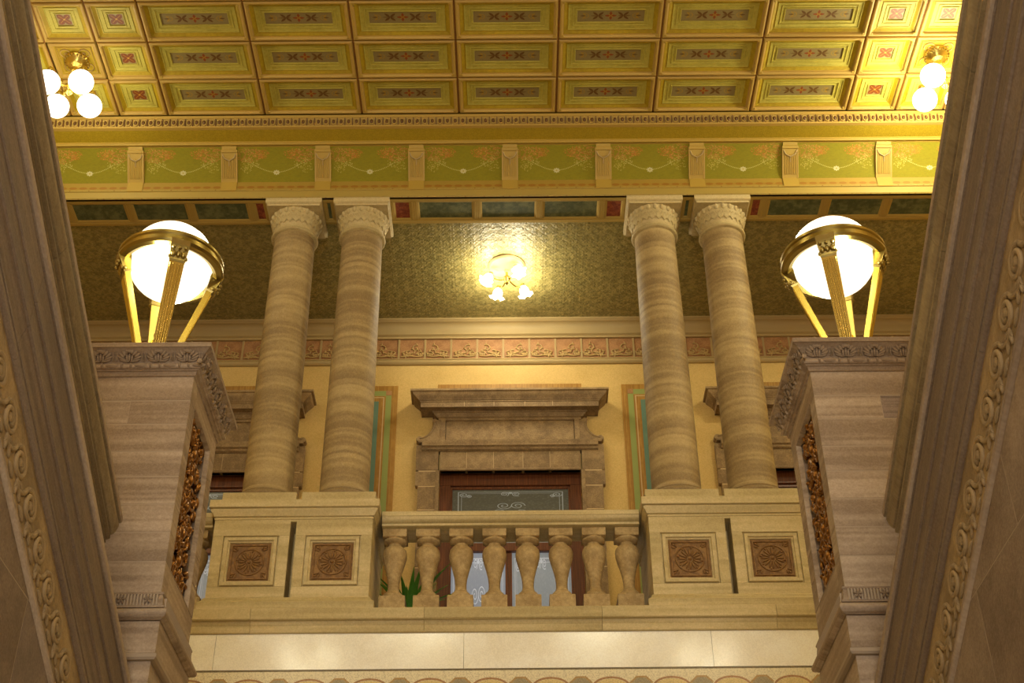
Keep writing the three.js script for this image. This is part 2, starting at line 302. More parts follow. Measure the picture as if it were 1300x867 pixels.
// ---------------------------------------------------------------- entablature over the columns
const ent = struct('trim_1', 'painted entablature with green frieze above the columns', 'entablature');
{
  const X = 7.9;
  put('beam_core', box(-X, X, 6.99, YC + .2, -.2, .36, 0), M.cream, ent);
  put('cornice_moulding', alongX([[.3, 7.62], [.735, 7.66], [.735, 7.675], [.75, 7.69], ...arc(.765, 7.682, .022, 200, 360, 6), [.8, 7.69], [.8, 7.76], [.3, 7.76]], -X, X), M.goldTrim, ent);
  put('cornice_soffit', alongX([[.79, 7.70], [1.04, 7.742], [1.04, 7.78], [.79, 7.78]], -X, X), M.cove, ent);
  put('ovolo', alongX([[.7, 7.76], [1.03, 7.735], [1.062, 7.74], [1.062, 7.757], [1.05, 7.765], [1.055, 7.79], [1.066, 7.83], [1.078, 7.87], [1.085, 7.885], [1.1, 7.89], [1.1, 7.94], [.7, 7.94]], -X, X), M.lip, ent);
  const e = ell(.021, .036, .02, 0, 0, 0, 8, 8), shell = uvm(new THREE.TorusGeometry(.033, .009, 5, 14).scale(1, 1.4, 1)), dart = box(-.006, .006, -.055, .055, -.012, .02, .003);
  for (let i = -62; i <= 62; i++) {
    const x = i * .1122 + .012, g = put('egg', e, M.egg, ent); g.position.set(x, 7.826, 1.076); g.rotation.x = .25;
    put('shell', shell, M.lip, g); const d = put('dart', dart, M.egg, g); d.position.set(.056, 0, .0);
  }
  // frieze panels
  const friezeTex = canvasTex(768, 448, (x, w, h) => {
    const gr = ['#827804', '#877e08']; x.fillStyle = gr[0]; x.fillRect(0, 0, w, h);
    for (let i = 0; i < 2600; i++) { x.fillStyle = rnd() < .5 ? 'rgba(140,138,20,.14)' : 'rgba(96,96,6,.16)'; x.fillRect(rnd() * w, rnd() * h, 6 + rnd() * 22, 3 + rnd() * 6); }
    const blob = (n, cx, cy, sx, sy, cols, r0, r1) => { for (let i = 0; i < n; i++) { const a = rnd() * 6.28, r = Math.sqrt(rnd()); x.fillStyle = cols[rnd() * cols.length | 0]; x.beginPath(); x.ellipse(cx + Math.cos(a) * r * sx, cy + Math.sin(a) * r * sy, r0 + rnd() * r1, (r0 + rnd() * r1) * .7, rnd() * 3, 0, 7); x.fill(); } };
    for (const s of [0, 1]) {
      const f = u => s ? w - u : u;
      blob(230, f(120), 110, 125, 95, ['#a06a26', '#aa7a30', '#98702a', '#8c7e20', '#b08840'], 4, 7);
      blob(110, f(230), 95, 85, 60, ['#a8641c', '#9a7a1c', '#b88030'], 3, 6);
      blob(60, f(95), 245, 60, 90, ['#a89a48', '#b0a050', '#96902c'], 3, 5);
      blob(26, f(170), 220, 60, 50, ['#b4a860', '#a8a050'], 3, 4);
      for (let k = 0; k < 15; k++) { const t = k / 14, px = f(150 + t * 215), py = 215 + Math.sin(t * 1.5) * 105; x.fillStyle = '#aca55a'; x.beginPath(); x.arc(px, py, 6, 0, 7); x.fill(); }
    }
    for (let k = 0; k < 8; k++) { x.fillStyle = '#bdb688'; x.beginPath(); x.ellipse(384 + Math.cos(k * .785) * 20, 325 + Math.sin(k * .785) * 20, 12, 8, k * .785, 0, 7); x.fill(); } x.fillStyle = '#a89448'; x.beginPath(); x.arc(384, 325, 9, 0, 7); x.fill();
  });
  const fm = std({ map: friezeTex, roughness: .85 });
  const lowTex = canvasTex(512, 64, (x, w, h) => { x.fillStyle = '#9c8030'; x.fillRect(0, 0, w, h); for (let i = 0; i < 8; i++) { x.fillStyle = '#94671c'; x.beginPath(); x.ellipse(i * 64 + 32, 38, 25, 9, 0, 0, 7); x.fill(); x.fillStyle = '#a4772a'; x.beginPath(); x.arc(i * 64, 38, 5, 0, 7); x.fill(); } });
  const lm = std({ map: lowTex, roughness: .5 });
  const PW = 1.392, bw = .108, cvP = []; // concave cove, chord leaning forward at the top
  for (let i = 0; i <= 10; i++) { const u = i / 10, bow = .03 * Math.sin(Math.PI * u); cvP.push([.42 + .315 * u - bow * .81, 7.23 + .44 * u + bow * .58]); }
  const covG = (() => { const pos = [], uv = []; const hw = PW / 2 - bw + .01; for (let i = 0; i < 10; i++) { const [za, ya] = cvP[i], [zb, yb] = cvP[i + 1], a = i / 10, b = (i + 1) / 10; pos.push(-hw, ya, za, hw, ya, za, hw, yb, zb, -hw, ya, za, hw, yb, zb, -hw, yb, zb); uv.push(0, a, 1, a, 1, b, 0, a, 1, b, 0, b); } const g = new THREE.BufferGeometry(); g.setAttribute('position', new THREE.Float32BufferAttribute(pos, 3)); g.setAttribute('uv', new THREE.Float32BufferAttribute(uv, 2)); g.computeVertexNormals(); return toCreasedNormals(g, .6); })();
  const lg = new THREE.BoxGeometry(PW - 2 * bw + .01, .17, .05);
  put('cove_backing', alongX([...cvP.map(([z, y]) => [z - .012, y + .004]), [.3, 7.68], [.3, 7.2]], -X, X), M.gold, ent);
  const H = .27, flute = [box(-bw, bw, -H, H, -.06, .02, .004), box(-bw - .012, bw + .012, .17, .215, -.06, .034, .005), box(-bw, bw, .215, H, -.06, .026, .004)];
  for (let k = -3; k <= 3; k++) flute.push(uvm(new THREE.CylinderGeometry(.009, .009, .3, 6).translate(k * .027, -.06, .022)));
  const tips = []; for (let k = -1; k <= 1; k += 2) tips.push(tube([[k * .098, .15, .026], [k * .07, .09, .034], [0, .05, .034]], .01, 10, 5)); tips.push(tube([[0, .05, .034], [0, -.03, .03]], .007, 6, 5));
  const brkG = merge(flute), tipG = merge(tips), sideG = merge([-1, 1].map(s => box(s * (bw + .004) - .007, s * (bw + .004) + .007, -H, .17, -.06, .028, .003)));
  const footG = box(-bw - .006, bw + .006, -.185, .0, -.05, .035, .006);
  for (let i = -5; i <= 5; i++) {
    if (i < 5) { const p = put('frieze_panel', covG, fm, ent); p.position.x = (i + .5) * PW + .03; const q = put('frieze_border', lg, lm, p); q.position.set(0, 7.145, .4); }
    const b = put('bracket', brkG, M.goldTrim, ent); b.position.set(i * PW + .03, 7.45, .5775); b.rotation.x = .6214; put('swag', tipG, M.cream, b); put('side_bead', sideG, M.lip, b);
    const f = put('bracket_foot', footG, M.goldTrim, ent); f.position.set(i * PW + .03, 7.24, .405);
  }
  // beaded architrave band
  const beadT = canvasTex(512, 64, (x, w, h) => { x.fillStyle = '#a48c42'; x.fillRect(0, 0, w, h); for (let i = 0; i < 32; i++) { x.fillStyle = i % 3 ? '#a3823c' : '#8a6626'; x.beginPath(); x.ellipse(i * 16 + 8, 24 + (i % 2) * 16, 4, 5, 0, 0, 7); x.fill(); } }, [1 / 1.5, 1 / .2]);
  const bm = std({ map: beadT, roughness: .55 });
  put('architrave_band', alongX([[.36, 6.93], [.40, 6.93], [.415, 6.945], [.418, 7.05], [.435, 7.06], [.435, 7.078], [.36, 7.078]], -X, X), bm, ent);
  // soffit of the beam: rails between recessed panels
  const so = [[-.2, -.105], [.29, .4]]; so.forEach(([a, b]) => put('soffit_rail', box(-X, X, 6.93, 6.99, a, b, .004), M.soffitTrim, ent));
  put('soffit_fillet', box(-X, X, 6.918, 6.935, -.17, -.125, .004), M.soffitTrim, ent);
  const divs = [.468, 1.4]; const panels = [[-.468, .468, 1], [.468, 1.4, 1], [1.4, 1.76, 0], [2.57, 2.77, 1], [3.57, 3.83, 0], [3.83, 4.74, 1], [4.74, 5.65, 1], [5.65, 6.56, 1], [6.56, 7.5, 1]];
  const addP = (a, b, green) => {
    put('soffit_panel', box(a + .05, b - .05, 6.948, 7.0, -.11, .3, 0, rnd(), rnd()), green ? M.soffitGreen : M.soffitRed, ent);
    const fr = uvm(loft([[(b - a) / 2 - .05, .2, -.0], [(b - a) / 2 - .065, .185, .008], [(b - a) / 2 - .08, .17, .02]]).translate((a + b) / 2, 6.93, .09)); put('panel_frame', fr, M.soffitTrim, ent);
  };
  const addD = x => { const c = [box(x - .05, x + .05, 6.93, 6.99, -.11, .3, .003)]; for (let k = -1; k <= 1; k++) c.push(uvm(new THREE.CylinderGeometry(.006, .006, .4, 6).rotateX(Math.PI / 2).translate(x + k * .028, 6.93, .095))); put('soffit_divider', merge(c), M.soffitTrim, ent); };
  panels.forEach(([a, b, g]) => { addP(a, b, g); if (a > 0) addP(-b, -a, g); });
  for (const x of [.468, 1.4, 1.76, 2.57, 2.77, 3.57, 3.83, 4.74, 5.65, 6.56, 7.5]) { addD(x); addD(-x); }
}

// ---------------------------------------------------------------- gallery: ceiling, back wall, cornice
const ZB = -2.93;
const anagN = stack(512, [[40, 40, 1], [110, 110, .8]], 97);
const anagH = (x, y) => { // interlaced leaf lattice, tileable
  const u = x / 512 * 6, v = y / 512 * 6, a = Math.sin((u + v) * Math.PI), b = Math.sin((u - v) * Math.PI);
  const fx = u - Math.floor(u) - .5, fy = v - Math.floor(v) - .5, r = Math.hypot(fx, fy), th = Math.atan2(fy, fx);
  const ros = Math.max(0, 1 - Math.abs(r - .22 - .07 * Math.cos(th * 6)) * 9);
  return Math.min(1, Math.max(0, .25 + .35 * ros + .3 * Math.pow(Math.abs(a * b), .5) + .35 * (anagN[(y | 0) * 512 + (x | 0)] - .5)));
};
const anagBump = dataTex(512, (x, y, c) => { c[0] = c[1] = c[2] = anagH(x, y) * 255; }, .95, false);
const anagMot = stack(512, [[30, 30, 1], [80, 80, .8], [200, 200, .5]], 131);
const anagCol = dataTex(512, (x, y, c) => mix([120, 110, 60], [162, 147, 88], curve(anagMot[y * 512 + x], .3, .7), c), 1.15);
M.anaglypta = std({ map: anagCol, bumpMap: anagBump, bumpScale: .013, roughness: .42, metalness: .1 });
put('ceiling', box(-HALL, HALL, 7.0, 7.15, -3.2, -.19, 0), M.anaglypta).userData = { kind: 'structure', label: 'embossed metallic gallery ceiling behind the columns', category: 'ceiling' };
const wallBack = struct('wall_back', 'yellow plaster wall of the gallery with painted panels', 'wall');
{
  const dx = [-4.69, 0, 4.69], ow = 1.1, top = 4.3; let x = -HALL;
  for (const d of dx) { put('plaster', box(x, d - ow, .2, 7.1, -3.2, ZB, 0), M.plasterYellow, wallBack); put('plaster_over_door', box(d - ow, d + ow, top, 7.1, -3.2, ZB, 0), M.plasterYellow, wallBack); x = d + ow; }
  put('plaster', box(x, HALL, .2, 7.1, -3.2, ZB, 0), M.plasterYellow, wallBack);
  const band = (x0, x1, y0, y1, t, m, p, n) => put(n, box(x0, x1, y0, y1, ZB - .01, ZB + t, .004), m, p);
  for (const s of [-1, 1]) {
    const c = s * 2.34, g = band(c - .53, c + .53, .5, 5.8, .012, M.paintBrown, wallBack, 'painted_panel');
    band(c - .43, c + .43, .6, 5.7, .016, M.paintGreen, g, 'green_border'); band(c - .34, c + .34, .7, 5.6, .02, M.paintBrown, g, 'gold_border'); band(c - .315, c + .315, .725, 5.575, .024, M.joint, g, 'thin_line'); band(c - .3, c + .3, .74, 5.56, .026, M.paintBrown, g, 'inner_border'); band(c - .23, c + .23, .81, 5.49, .03, M.paintBlue, g, 'blue_field');
    for (const [u, v] of [[-.385, 5.655], [.385, 5.655]]) band(c + u - .045, c + u + .045, v - .045, v + .045, .02, M.tileRed, g, 'corner_square');
  }
  for (const d of dx) band(d - 1.165, d + 1.165, 5.2, 5.82, .012, M.paintBrown, wallBack, 'painted_border');
}
const cor = struct('trim_2', 'cream cornice and carved terracotta tile frieze of the gallery', 'frieze');
{
  const z = ZB;
  put('cornice', alongX([[z - .05, 7.02], [z + .24, 7.02], [z + .24, 6.975], [z + .22, 6.965], ...arc(z + .2, 6.85, .1, 90, 180, 8, .1), [z + .09, 6.8], [z + .09, 6.77], [z + .05, 6.75], [z + .05, 6.715], [z - .05, 6.715]], -7.9, 7.9), M.cream, cor);
  put('lower_moulding', alongX([[z - .05, 6.31], [z + .05, 6.31], [z + .06, 6.29], ...arc(z + .03, 6.25, .035, 60, -60, 6), [z + .03, 6.205], [z - .05, 6.205]], -7.9, 7.9), M.cream, cor);
  const N = 17, P = .4315, X0 = -.1;
  const tileG = box(-P / 2 + .012, P / 2 - .012, 6.315, 6.712, z - .02, z + .012, .003);
  const mould = (flip) => { // scrolling foliage
    let s = 5; const r = () => { s = (s * 1664525 + 1013904223) >>> 0; return s / 4294967296; }; const L = [];
    for (const [cx, cy, R] of [[.06, .2, .07], [-.06, .11, .05], [.12, .09, .045]]) { const pts = []; for (let i = 0; i < 14; i++) { const a = i * .5 + 1, q = R * (1 - i / 16); pts.push([cx + q * Math.cos(a), cy + q * Math.sin(a), .012]); } L.push(tube(pts, .011, 26, 5)); }
    for (let i = 0; i < 26; i++) { const x = -.16 + r() * .34, y = .03 + Math.pow(r(), 1.5) * (x > 0 ? .3 : .12); const g = ell(.03 + r() * .012, .012, .014, 0, 0, 0, 6, 5); g.rotateZ(r() * 3.1); g.translate(x, y, .012); L.push(g); }
    L.push(tube([[-.18, .035, .01], [-.05, .05, .014], [.08, .035, .012], [.18, .05, .01]], .014, 14, 5));
    const g = merge(L); return flip ? mirror(g) : g;
  };
  const fa = mould(false), fb = mould(true), barG = box(-.016, .016, 6.31, 6.715, z - .02, z + .026, .004);
  for (let i = -N; i < N; i++) {
    const t = put('frieze_tile', tileG, M.tileRed, cor); t.position.x = X0 + (i + .5) * P;
    const f = put('foliage_relief', i % 2 ? fb : fa, M.relief, t); f.position.set(0, 6.33, z + .012);
    const b = put('tile_bar', barG, M.cream, cor); b.position.x = X0 + i * P;
  }
}

// ---------------------------------------------------------------- doors and stone surrounds
const etched = (seedN, bg, deep, busy) => canvasTex(512, 512, (x, w, h) => {
  x.fillStyle = bg; x.fillRect(0, 0, w, h);
  for (let i = 0; i < 1500; i++) { x.fillStyle = 'rgba(255,255,255,.03)'; x.fillRect(rnd() * w, rnd() * h, 8, 8); }
  x.strokeStyle = deep; x.lineWidth = 4; x.strokeRect(26, 20, w - 52, h - 40); x.lineWidth = 2; x.strokeRect(40, 34, w - 80, h - 68);
  const spiral = (cx, cy, R, d, a0) => { x.beginPath(); for (let i = 0; i < 40; i++) { const a = a0 + d * i * .28, r = R * (1 - i / 46); x[i ? 'lineTo' : 'moveTo'](cx + r * Math.cos(a), cy + r * Math.sin(a)); } x.lineWidth = 4; x.stroke(); };
  for (const [a, b] of [[50, 46], [w - 50, 46]]) { spiral(a, b, 22, 1, 0); spiral(a + (a < 256 ? 22 : -22), b + 12, 13, -1, 2); }
  for (const s of [-1, 1]) { spiral(256 + s * 26, 40, 20, s, 1); if (busy) for (let k = 0; k < 6; k++) spiral(256 + s * (30 + k * 22), 150 + k * 38 + 30 * Math.sin(k), 34 - k * 2, s * (k % 2 ? 1 : -1), k); }
  x.fillStyle = deep; x.beginPath(); x.arc(256, 30, 9, 0, 7); x.fill();
});
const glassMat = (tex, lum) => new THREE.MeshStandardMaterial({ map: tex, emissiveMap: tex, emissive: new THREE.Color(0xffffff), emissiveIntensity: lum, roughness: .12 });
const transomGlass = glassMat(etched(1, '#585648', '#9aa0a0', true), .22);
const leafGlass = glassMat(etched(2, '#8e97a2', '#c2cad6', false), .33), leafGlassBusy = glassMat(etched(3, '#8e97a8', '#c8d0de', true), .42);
function surround(xc, label) {
  const t = thing('door_surround', label, 'doorway', null, [xc, .2, ZB]), y0 = -.2, X = (prof, a, b) => alongX(prof.map(([z, y]) => [z, y + y0]), a, b);
  const b = (n, x0, x1, ya, yb, z0, z1, m = M.tuff, bev = .012) => put(n, box(x0, x1, ya + y0, yb + y0, z0, z1, bev, rnd() * 3, rnd() * 3), m, t);
  // jamb stones, each with its joint
  for (const s of [-1, 1]) {
    const q = (n, a, c, ya, yb, z1, m, bev) => b(n, Math.min(s * a, s * c), Math.max(s * a, s * c), ya, yb, .002, z1, m, bev);
    const ys = [.2, .75, 1.35, 1.95, 2.5, 3.1, 3.47, 3.88]; for (let i = 0; i + 1 < ys.length; i++) q('jamb_stone', 1.1, 1.43, ys[i] + .004, ys[i + 1] - .004, .1, M.tuff);
    q('jamb_stone', 1.1, 1.47, 3.884, 4.146, .1); q('jamb_stone', 1.12, 1.47, 4.154, 4.62, .1);
    q('jamb_fillet', 1.1, 1.16, .2, 4.15, .115, M.tuff, .006);
    q('joint', 1.12, 1.425, .2, 4.6, .094, M.joint, 0);
    // S-scroll console standing on the ear
    const out = [], inn = []; const pts = [];
    for (let i = 0; i <= 14; i++) { const a = (180 + 90 * i / 14 + 6) * Math.PI / 180; pts.push([1.44 + .0 + .28 * Math.cos(a) , 5.02 + .3 * Math.sin(a)]); }
    const C = pts.map(([u, v]) => [u - 1.09, v]);
    const poly = [[0, 5.06], [.1, 5.06], ...arc(.34, 5.0, .22, 176, 268, 12, .26), ...arc(.345, 4.715, .035, 80, -80, 8), [.345, 4.66], [0, 4.66]];
    let g = extr(poly, .12, .008); if (s < 0) g = mirror(g); g.translate(s * 1.09, y0, 0); put('scroll_console', uvm(tidy(g, .5)), M.tuff, t);
    const rl = [...arc(.34, 5.0, .235, 178, 268, 12, .275).map(([u, v]) => [s * (1.09 + u), v + y0, .12])]; put('scroll_rim', merge([tube(rl, .018, 24, 6), uvm(new THREE.CylinderGeometry(.045, .045, .17, 16).rotateX(Math.PI / 2).translate(s * 1.425, 4.72 + y0, .04)), uvm(new THREE.CylinderGeometry(.04, .04, .17, 16).rotateX(Math.PI / 2).translate(s * 1.19, 5.05 + y0, .04))]), M.tuff, t);
  }
  const xs = [-1.1, -.68, -.26, .2, .62, 1.1]; for (let i = 0; i < 5; i++) b('lintel_stone', xs[i] + .004, xs[i + 1] - .004, 4.15, 4.5, .002, .1);
  put('lintel_joint', box(-1.09, 1.09, 4.16 + y0, 4.49 + y0, .002, .094, 0), M.joint, t);
  b('lintel_fillet', -1.1, 1.1, 4.15, 4.19, .002, .115);
  put('architrave_moulding', X([[.002, 4.5], [.1, 4.5], [.13, 4.52], [.14, 4.55], [.17, 4.57], [.17, 4.6], [.18, 4.63], [.18, 4.66], [.002, 4.66]], -1.38, 1.38), M.tuff, t);
  b('frieze_backing', -1.12, 1.12, 4.66, 5.08, .002, .08);
  for (const s of [-1, 1]) b('frieze_block', s > 0 ? 1.02 : -1.1, s > 0 ? 1.1 : -1.02, 4.66, 5.08, .002, .14);
  b('frieze_slab', -1.01, 1.01, 4.69, 5.06, .002, .115);
  const hx = 1.1, prof = [[0, 5.04], [.03, 5.05], [.03, 5.09], [.06, 5.1], [.1, 5.14], [.11, 5.16], [.13, 5.16], [.13, 5.19], [.3, 5.2], [.3, 5.19], [.31, 5.19], [.31, 5.28], [.325, 5.285], [.325, 5.305], [.34, 5.31], [.36, 5.335], [.4, 5.37], [.43, 5.4], [.44, 5.43], [.475, 5.44], [.475, 5.475], [.1, 5.52]];
  const cg = loft(prof.map(([o, y]) => [hx + o, (.12 + o * .62) / 2, y + y0]), true, true); { const p = cg.attributes.position; for (let i = 0; i < p.count; i++) p.setZ(i, p.getZ(i) < 0 ? .002 : p.getZ(i) * 2); }
  put('cornice', uvm(tidy(cg, .5)), M.tuff, t);
  const jl = []; for (const x of [-.72, -.25, .24, .68]) jl.push(box(x - .004, x + .004, 5.2 + y0, 5.29 + y0, .30, .317, 0)); put('cornice_joint', merge(jl), M.joint, t);
  return t;
}
function door(n, xc, label) {
  const t = struct('door_' + n, label, 'door', [xc, .2, ZB - .22]); const y0 = -.2;
  const b = (nm, x0, x1, ya, yb, z0, z1, m, p = t) => put(nm, box(x0, x1, ya + y0, yb + y0, z0, z1, .008, rnd(), rnd()), m, p);
  for (const s of [-1, 1]) { b('frame_post', s > 0 ? .93 : -1.1, s > 0 ? 1.1 : -.93, .2, 4.0, 0, .12, M.wood); b('frame_bead', s > 0 ? .9 : -.93, s > 0 ? .93 : -.9, .2, 4.0, .02, .07, M.wood); }
  b('head_rail', -1.1, 1.1, 4.0, 4.3, 0, .12, M.wood); b('head_bead', -.9, .9, 3.95, 4.0, .02, .08, M.wood);
  b('transom_bar', -.93, .93, 2.86, 3.0, 0, .13, M.wood);
  const pane = (nm, x0, x1, ya, yb, m, p) => { const g = new THREE.BoxGeometry(x1 - x0, yb - ya, .012); g.translate((x0 + x1) / 2, (ya + yb) / 2 + y0, .05); return put(nm, g, m, p); };
  pane('transom_pane', -.9, .9, 3.0, 3.95, transomGlass, t);
  for (const s of [-1, 1]) {
    const lf = b('door_leaf', s > 0 ? -.035 : -.085, s > 0 ? .015 : -.036, .2, 2.86, 0, .08, M.wood);
    b('outer_stile', s > 0 ? .9 : -.94, s > 0 ? .94 : -.9, .2, 2.86, 0, .08, M.wood, lf); b('bottom_rail', s > 0 ? .015 : -.9, s > 0 ? .9 : -.085, .2, .5, 0, .08, M.wood, lf);
    pane('glass_pane', s > 0 ? .015 : -.9, s > 0 ? .9 : -.085, .5, 2.86, s > 0 ? leafGlass : leafGlassBusy, lf);
  }
}
surround(0, 'speckled brown stone door surround behind the balustrade, with crown cornice and side scrolls');
for (const s of [-1, 1]) { const q = surround(s * 4.69, 'speckled brown stone door surround half hidden behind an outer column'); q.userData.group = 'side door surrounds'; }
door(1, 0, 'wooden glazed door with etched panes behind the balustrade');
door(2, -4.69, 'wooden glazed side door partly hidden behind a pier'); door(3, 4.69, 'wooden glazed side door partly hidden behind a pier');

// ---------------------------------------------------------------- columns
function columnProto() {
  const t = thing('column', '', 'column');
  put('plinth', box(-.465, .465, -.259, 0, -.465, .465, .01), M.pedestal, t);
  put('base', uvm(tidy(lathe([[0, 0], [.42, 0], ...arc(.385, .045, .045, -90, 90, 8), [.36, .095], [.345, .11], ...arc(.345, .13, .02, -90, 90, 5), [.335, .155], [.325, .2], [.2, .21]], 48), .6)), M.column, t);
  const sh = []; for (let i = 0; i <= 24; i++) { const u = i / 24; sh.push([.322 - .027 * Math.pow(u, 1.6), .2 + u * 4.28]); }
  const sg = lathe(sh, 48); const uv = sg.attributes.uv, p = sg.attributes.position; for (let i = 0; i < uv.count; i++) uv.setXY(i, uv.getX(i) * 3.2, p.getY(i));
  put('shaft', sg, M.column, t);
  put('necking', uvm(tidy(lathe([[.28, 4.45], [.3, 4.46], ...arc(.315, 4.495, .03, -90, 90, 8), [.3, 4.53], [.3, 4.62], [.31, 4.63]], 48), .6)), M.pedestal, t);
  const ech = put('echinus', uvm(tidy(lathe([[.3, 4.6], [.308, 4.62], [.322, 4.66], [.346, 4.73], [.362, 4.8], [.366, 4.87], [.3, 4.9]], 48), .7)), M.pedestal, t);
  const leaves = [], eggs = [];
  for (let k = 0; k < 22; k++) {
    const a = k / 22 * 2 * Math.PI;
    const e = ell(.036, .05, .034, 0, 0, 0, 10, 8); e.rotateX(.2); e.translate(0, 4.818, .354); e.rotateY(a); eggs.push(e);
    const l = extr([[0, 0], [.028, .03], [.034, .07], [.02, .11], [0, .13], [-.02, .11], [-.034, .07], [-.028, .03]], .012, .006); l.rotateX(.3); l.translate(0, 4.622, .306); l.rotateY(a + .14); leaves.push(l);
    const n = extr([[0, 0], [.014, .05], [0, .1], [-.014, .05]], .012, .004); n.rotateX(.3); n.translate(0, 4.64, .312); n.rotateY(a + .0); leaves.push(n);
  }
  put('egg_ring', merge(eggs), M.pedestal, ech); put('leaf_ring', merge(leaves), M.pedestal, ech);
  put('abacus', uvm(loft([[.385, .385, 4.86], [.385, .385, 4.885], [.405, .405, 4.9], [.412, .412, 4.905], [.412, .412, 4.985], [.38, .38, 4.99]], true, true)), M.pedestal, t);
  return t;
}
{
  const c0 = columnProto(); const xs = [[-2.164, 0], [2.164, 0], [-3.164, 1], [3.164, 1]];
  const lab = ['tan banded stone column rising beside the balustrade end, inner one of its pair', 'tan banded stone column on the pedestal end beside the pier, outer one of its pair'], grp = ['inner columns of the pairs', 'outer columns of the pairs'];
  xs.forEach(([x, o], i) => { const c = i ? copyOf(c0, [x, 1.94, 0]) : c0; c.position.set(x, 1.94, 0); c.rotation.y = i * 1.3; c.userData.label = lab[o]; c.userData.group = grp[o];
    c.rotation.y = 0; const s = c.children.find(q => q.name === 'shaft'); if (i) { s.geometry = s.geometry.clone(); const uv = s.geometry.attributes.uv; for (let k = 0; k < uv.count; k++) uv.setXY(k, uv.getX(k) + i * .37, uv.getY(k) + i * .83); } });
}

// ---------------------------------------------------------------- pedestals with carved tiles
function pedestal(s) {
  const cx = s * 2.664, t = thing('pedestal', 'pale stone double pedestal carrying two columns, with two carved terracotta tiles', 'pedestal', 'double pedestals under the column pairs', [cx, .2, 0]);
  const H = .97, y0 = -.2;
  put('base', uvm(loft([[H + .075, .76, .0], [H + .075, .76, .1], [H + .055, .74, .115], [H + .04, .725, .13], [H + .02, .7, .175], [H, .68, .19]], true, true)), M.pedestal, t);
  put('cap', uvm(tidy(loft([[H - .01, .66, 1.225], [H + .008, .688, 1.23], [H + .008, .688, 1.25], [H - .004, .676, 1.256], [H - .004, .676, 1.264], [H + .016, .696, 1.27], [H + .03, .708, 1.3], [H + .052, .73, 1.33], [H + .058, .736, 1.352], [H + .04, .718, 1.358], [H + .04, .718, 1.368], [H + .07, .745, 1.374], [H + .075, .75, 1.38], [H + .075, .75, 1.475], [H + .06, .735, 1.48]], true, true), .5)), M.pedestal, t);
  put('slot_back', box(-.04, .04, .19, 1.24, -.5, .35, 0), M.pedestal, t);
  // rail over and under the slot, and coursed blocks around each tile
  put('block', box(-.037, .037, 1.2, 1.24, -.6, .68, 0), M.pedestal, t);
  for (const e of [-1, 1]) {
    const c = e * .5, x0 = e > 0 ? .037 : -H, x1 = e > 0 ? H : -.037, q = .34, ty = .87 + y0;
    const b = (a0, a1, b0, b1) => put('block', box(a0, a1, b0, b1, -.6, .68, .003, rnd() * 2, rnd() * 2), M.pedestal, t);
    b(x0, x1, .19, ty - q); b(x0, x1, ty + q, 1.24); b(x0, c - q, ty - q, ty + q); b(c + q, x1, ty - q, ty + q);
    const fr = loft([[q, q, .0], [q - .004, q - .004, -.025], [q - .016, q - .016, -.025], [q - .022, q - .022, .006], [q - .06, q - .06, .006], [q - .07, q - .07, -.016], [q - .084, q - .084, -.02], [q - .09, q - .09, -.036]]); fr.rotateX(Math.PI / 2); fr.translate(c, ty, .68); put('tile_frame', uvm(fr), M.pedestal, t);
    const tile = put('carved_tile', box(c - .25, c + .25, ty - .25, ty + .25, .6, .645, .003, rnd()), M.terracotta, t);
    const L = [uvm(new THREE.TorusGeometry(.17, .012, 6, 32)), ell(.022, .022, .022, 0, 0, 0), uvm(loft([[.235, .235, 0], [.23, .23, .012], [.215, .215, .012], [.21, .21, 0]]).rotateX(Math.PI / 2))];
    for (let k = 0; k < 16; k++) { const p = ell(.055, .013, .016, .09, 0, 0, 8, 5); p.rotateZ(k / 16 * 6.283); L.push(p); if (k % 2) { const d = ell(.02, .012, .016, .145, 0, 0, 6, 4); d.rotateZ((k + .5) / 16 * 6.283); L.push(d); } }
    for (let k = 0; k < 4; k++) for (const m of [-.5, 0, .5]) { const p = ell(.035, .012, .014, .045, 0, 0, 6, 4); p.rotateZ(m); p.translate(-.235, -.235, 0); p.translate(.03, .03, 0); p.rotateZ(0); const g = ell(.034, .011, .014, 0, 0, 0, 6, 4); g.rotateZ(.785 + m); g.translate(.19 + (m ? -.02 * Math.abs(m) : 0) - (m > 0 ? .03 : 0), .19 - (m < 0 ? .03 : 0), 0); g.rotateZ(k * Math.PI / 2); L.push(g); }
    const r = put('rosette', merge(L), M.terracotta, tile); r.position.set(c, ty, .648);
  }
  return t;
}
pedestal(-1); pedestal(1);

// ---------------------------------------------------------------- balustrades
const balProfile = (() => {
  const p = [[0, .36], [.115, .36], [.12, .375], [.118, .4], [.1, .43], [.075, .455], [.07, .47], [.062, .5], [.062, .56], [.07, .64], [.09, .74], [.115, .84], [.132, .92], [.134, .97], [.125, 1.02], [.1, 1.055], [.075, 1.065], [.07, 1.075], [.07, 1.1], [.085, 1.105], [.1, 1.11], [.125, 1.13], [.13, 1.15], [.125, 1.16], [0, 1.165]];
  return p.map(([r, y]) => [r * 1.14, y]);
})();
const balGeo = merge([uvm(tidy(lathe(balProfile, 28), .7)), box(-.158, .158, 0, .36, -.158, .158, .01), box(-.148, .148, 1.16, 1.27, -.148, .148, .008)]);
const balVariants = [0, 1, 2].map(k => { const g = balGeo.clone(), uv = g.attributes.uv; for (let i = 0; i < uv.count; i++) uv.setXY(i, uv.getX(i) + k * .37, uv.getY(i) + k * .61); return g; });
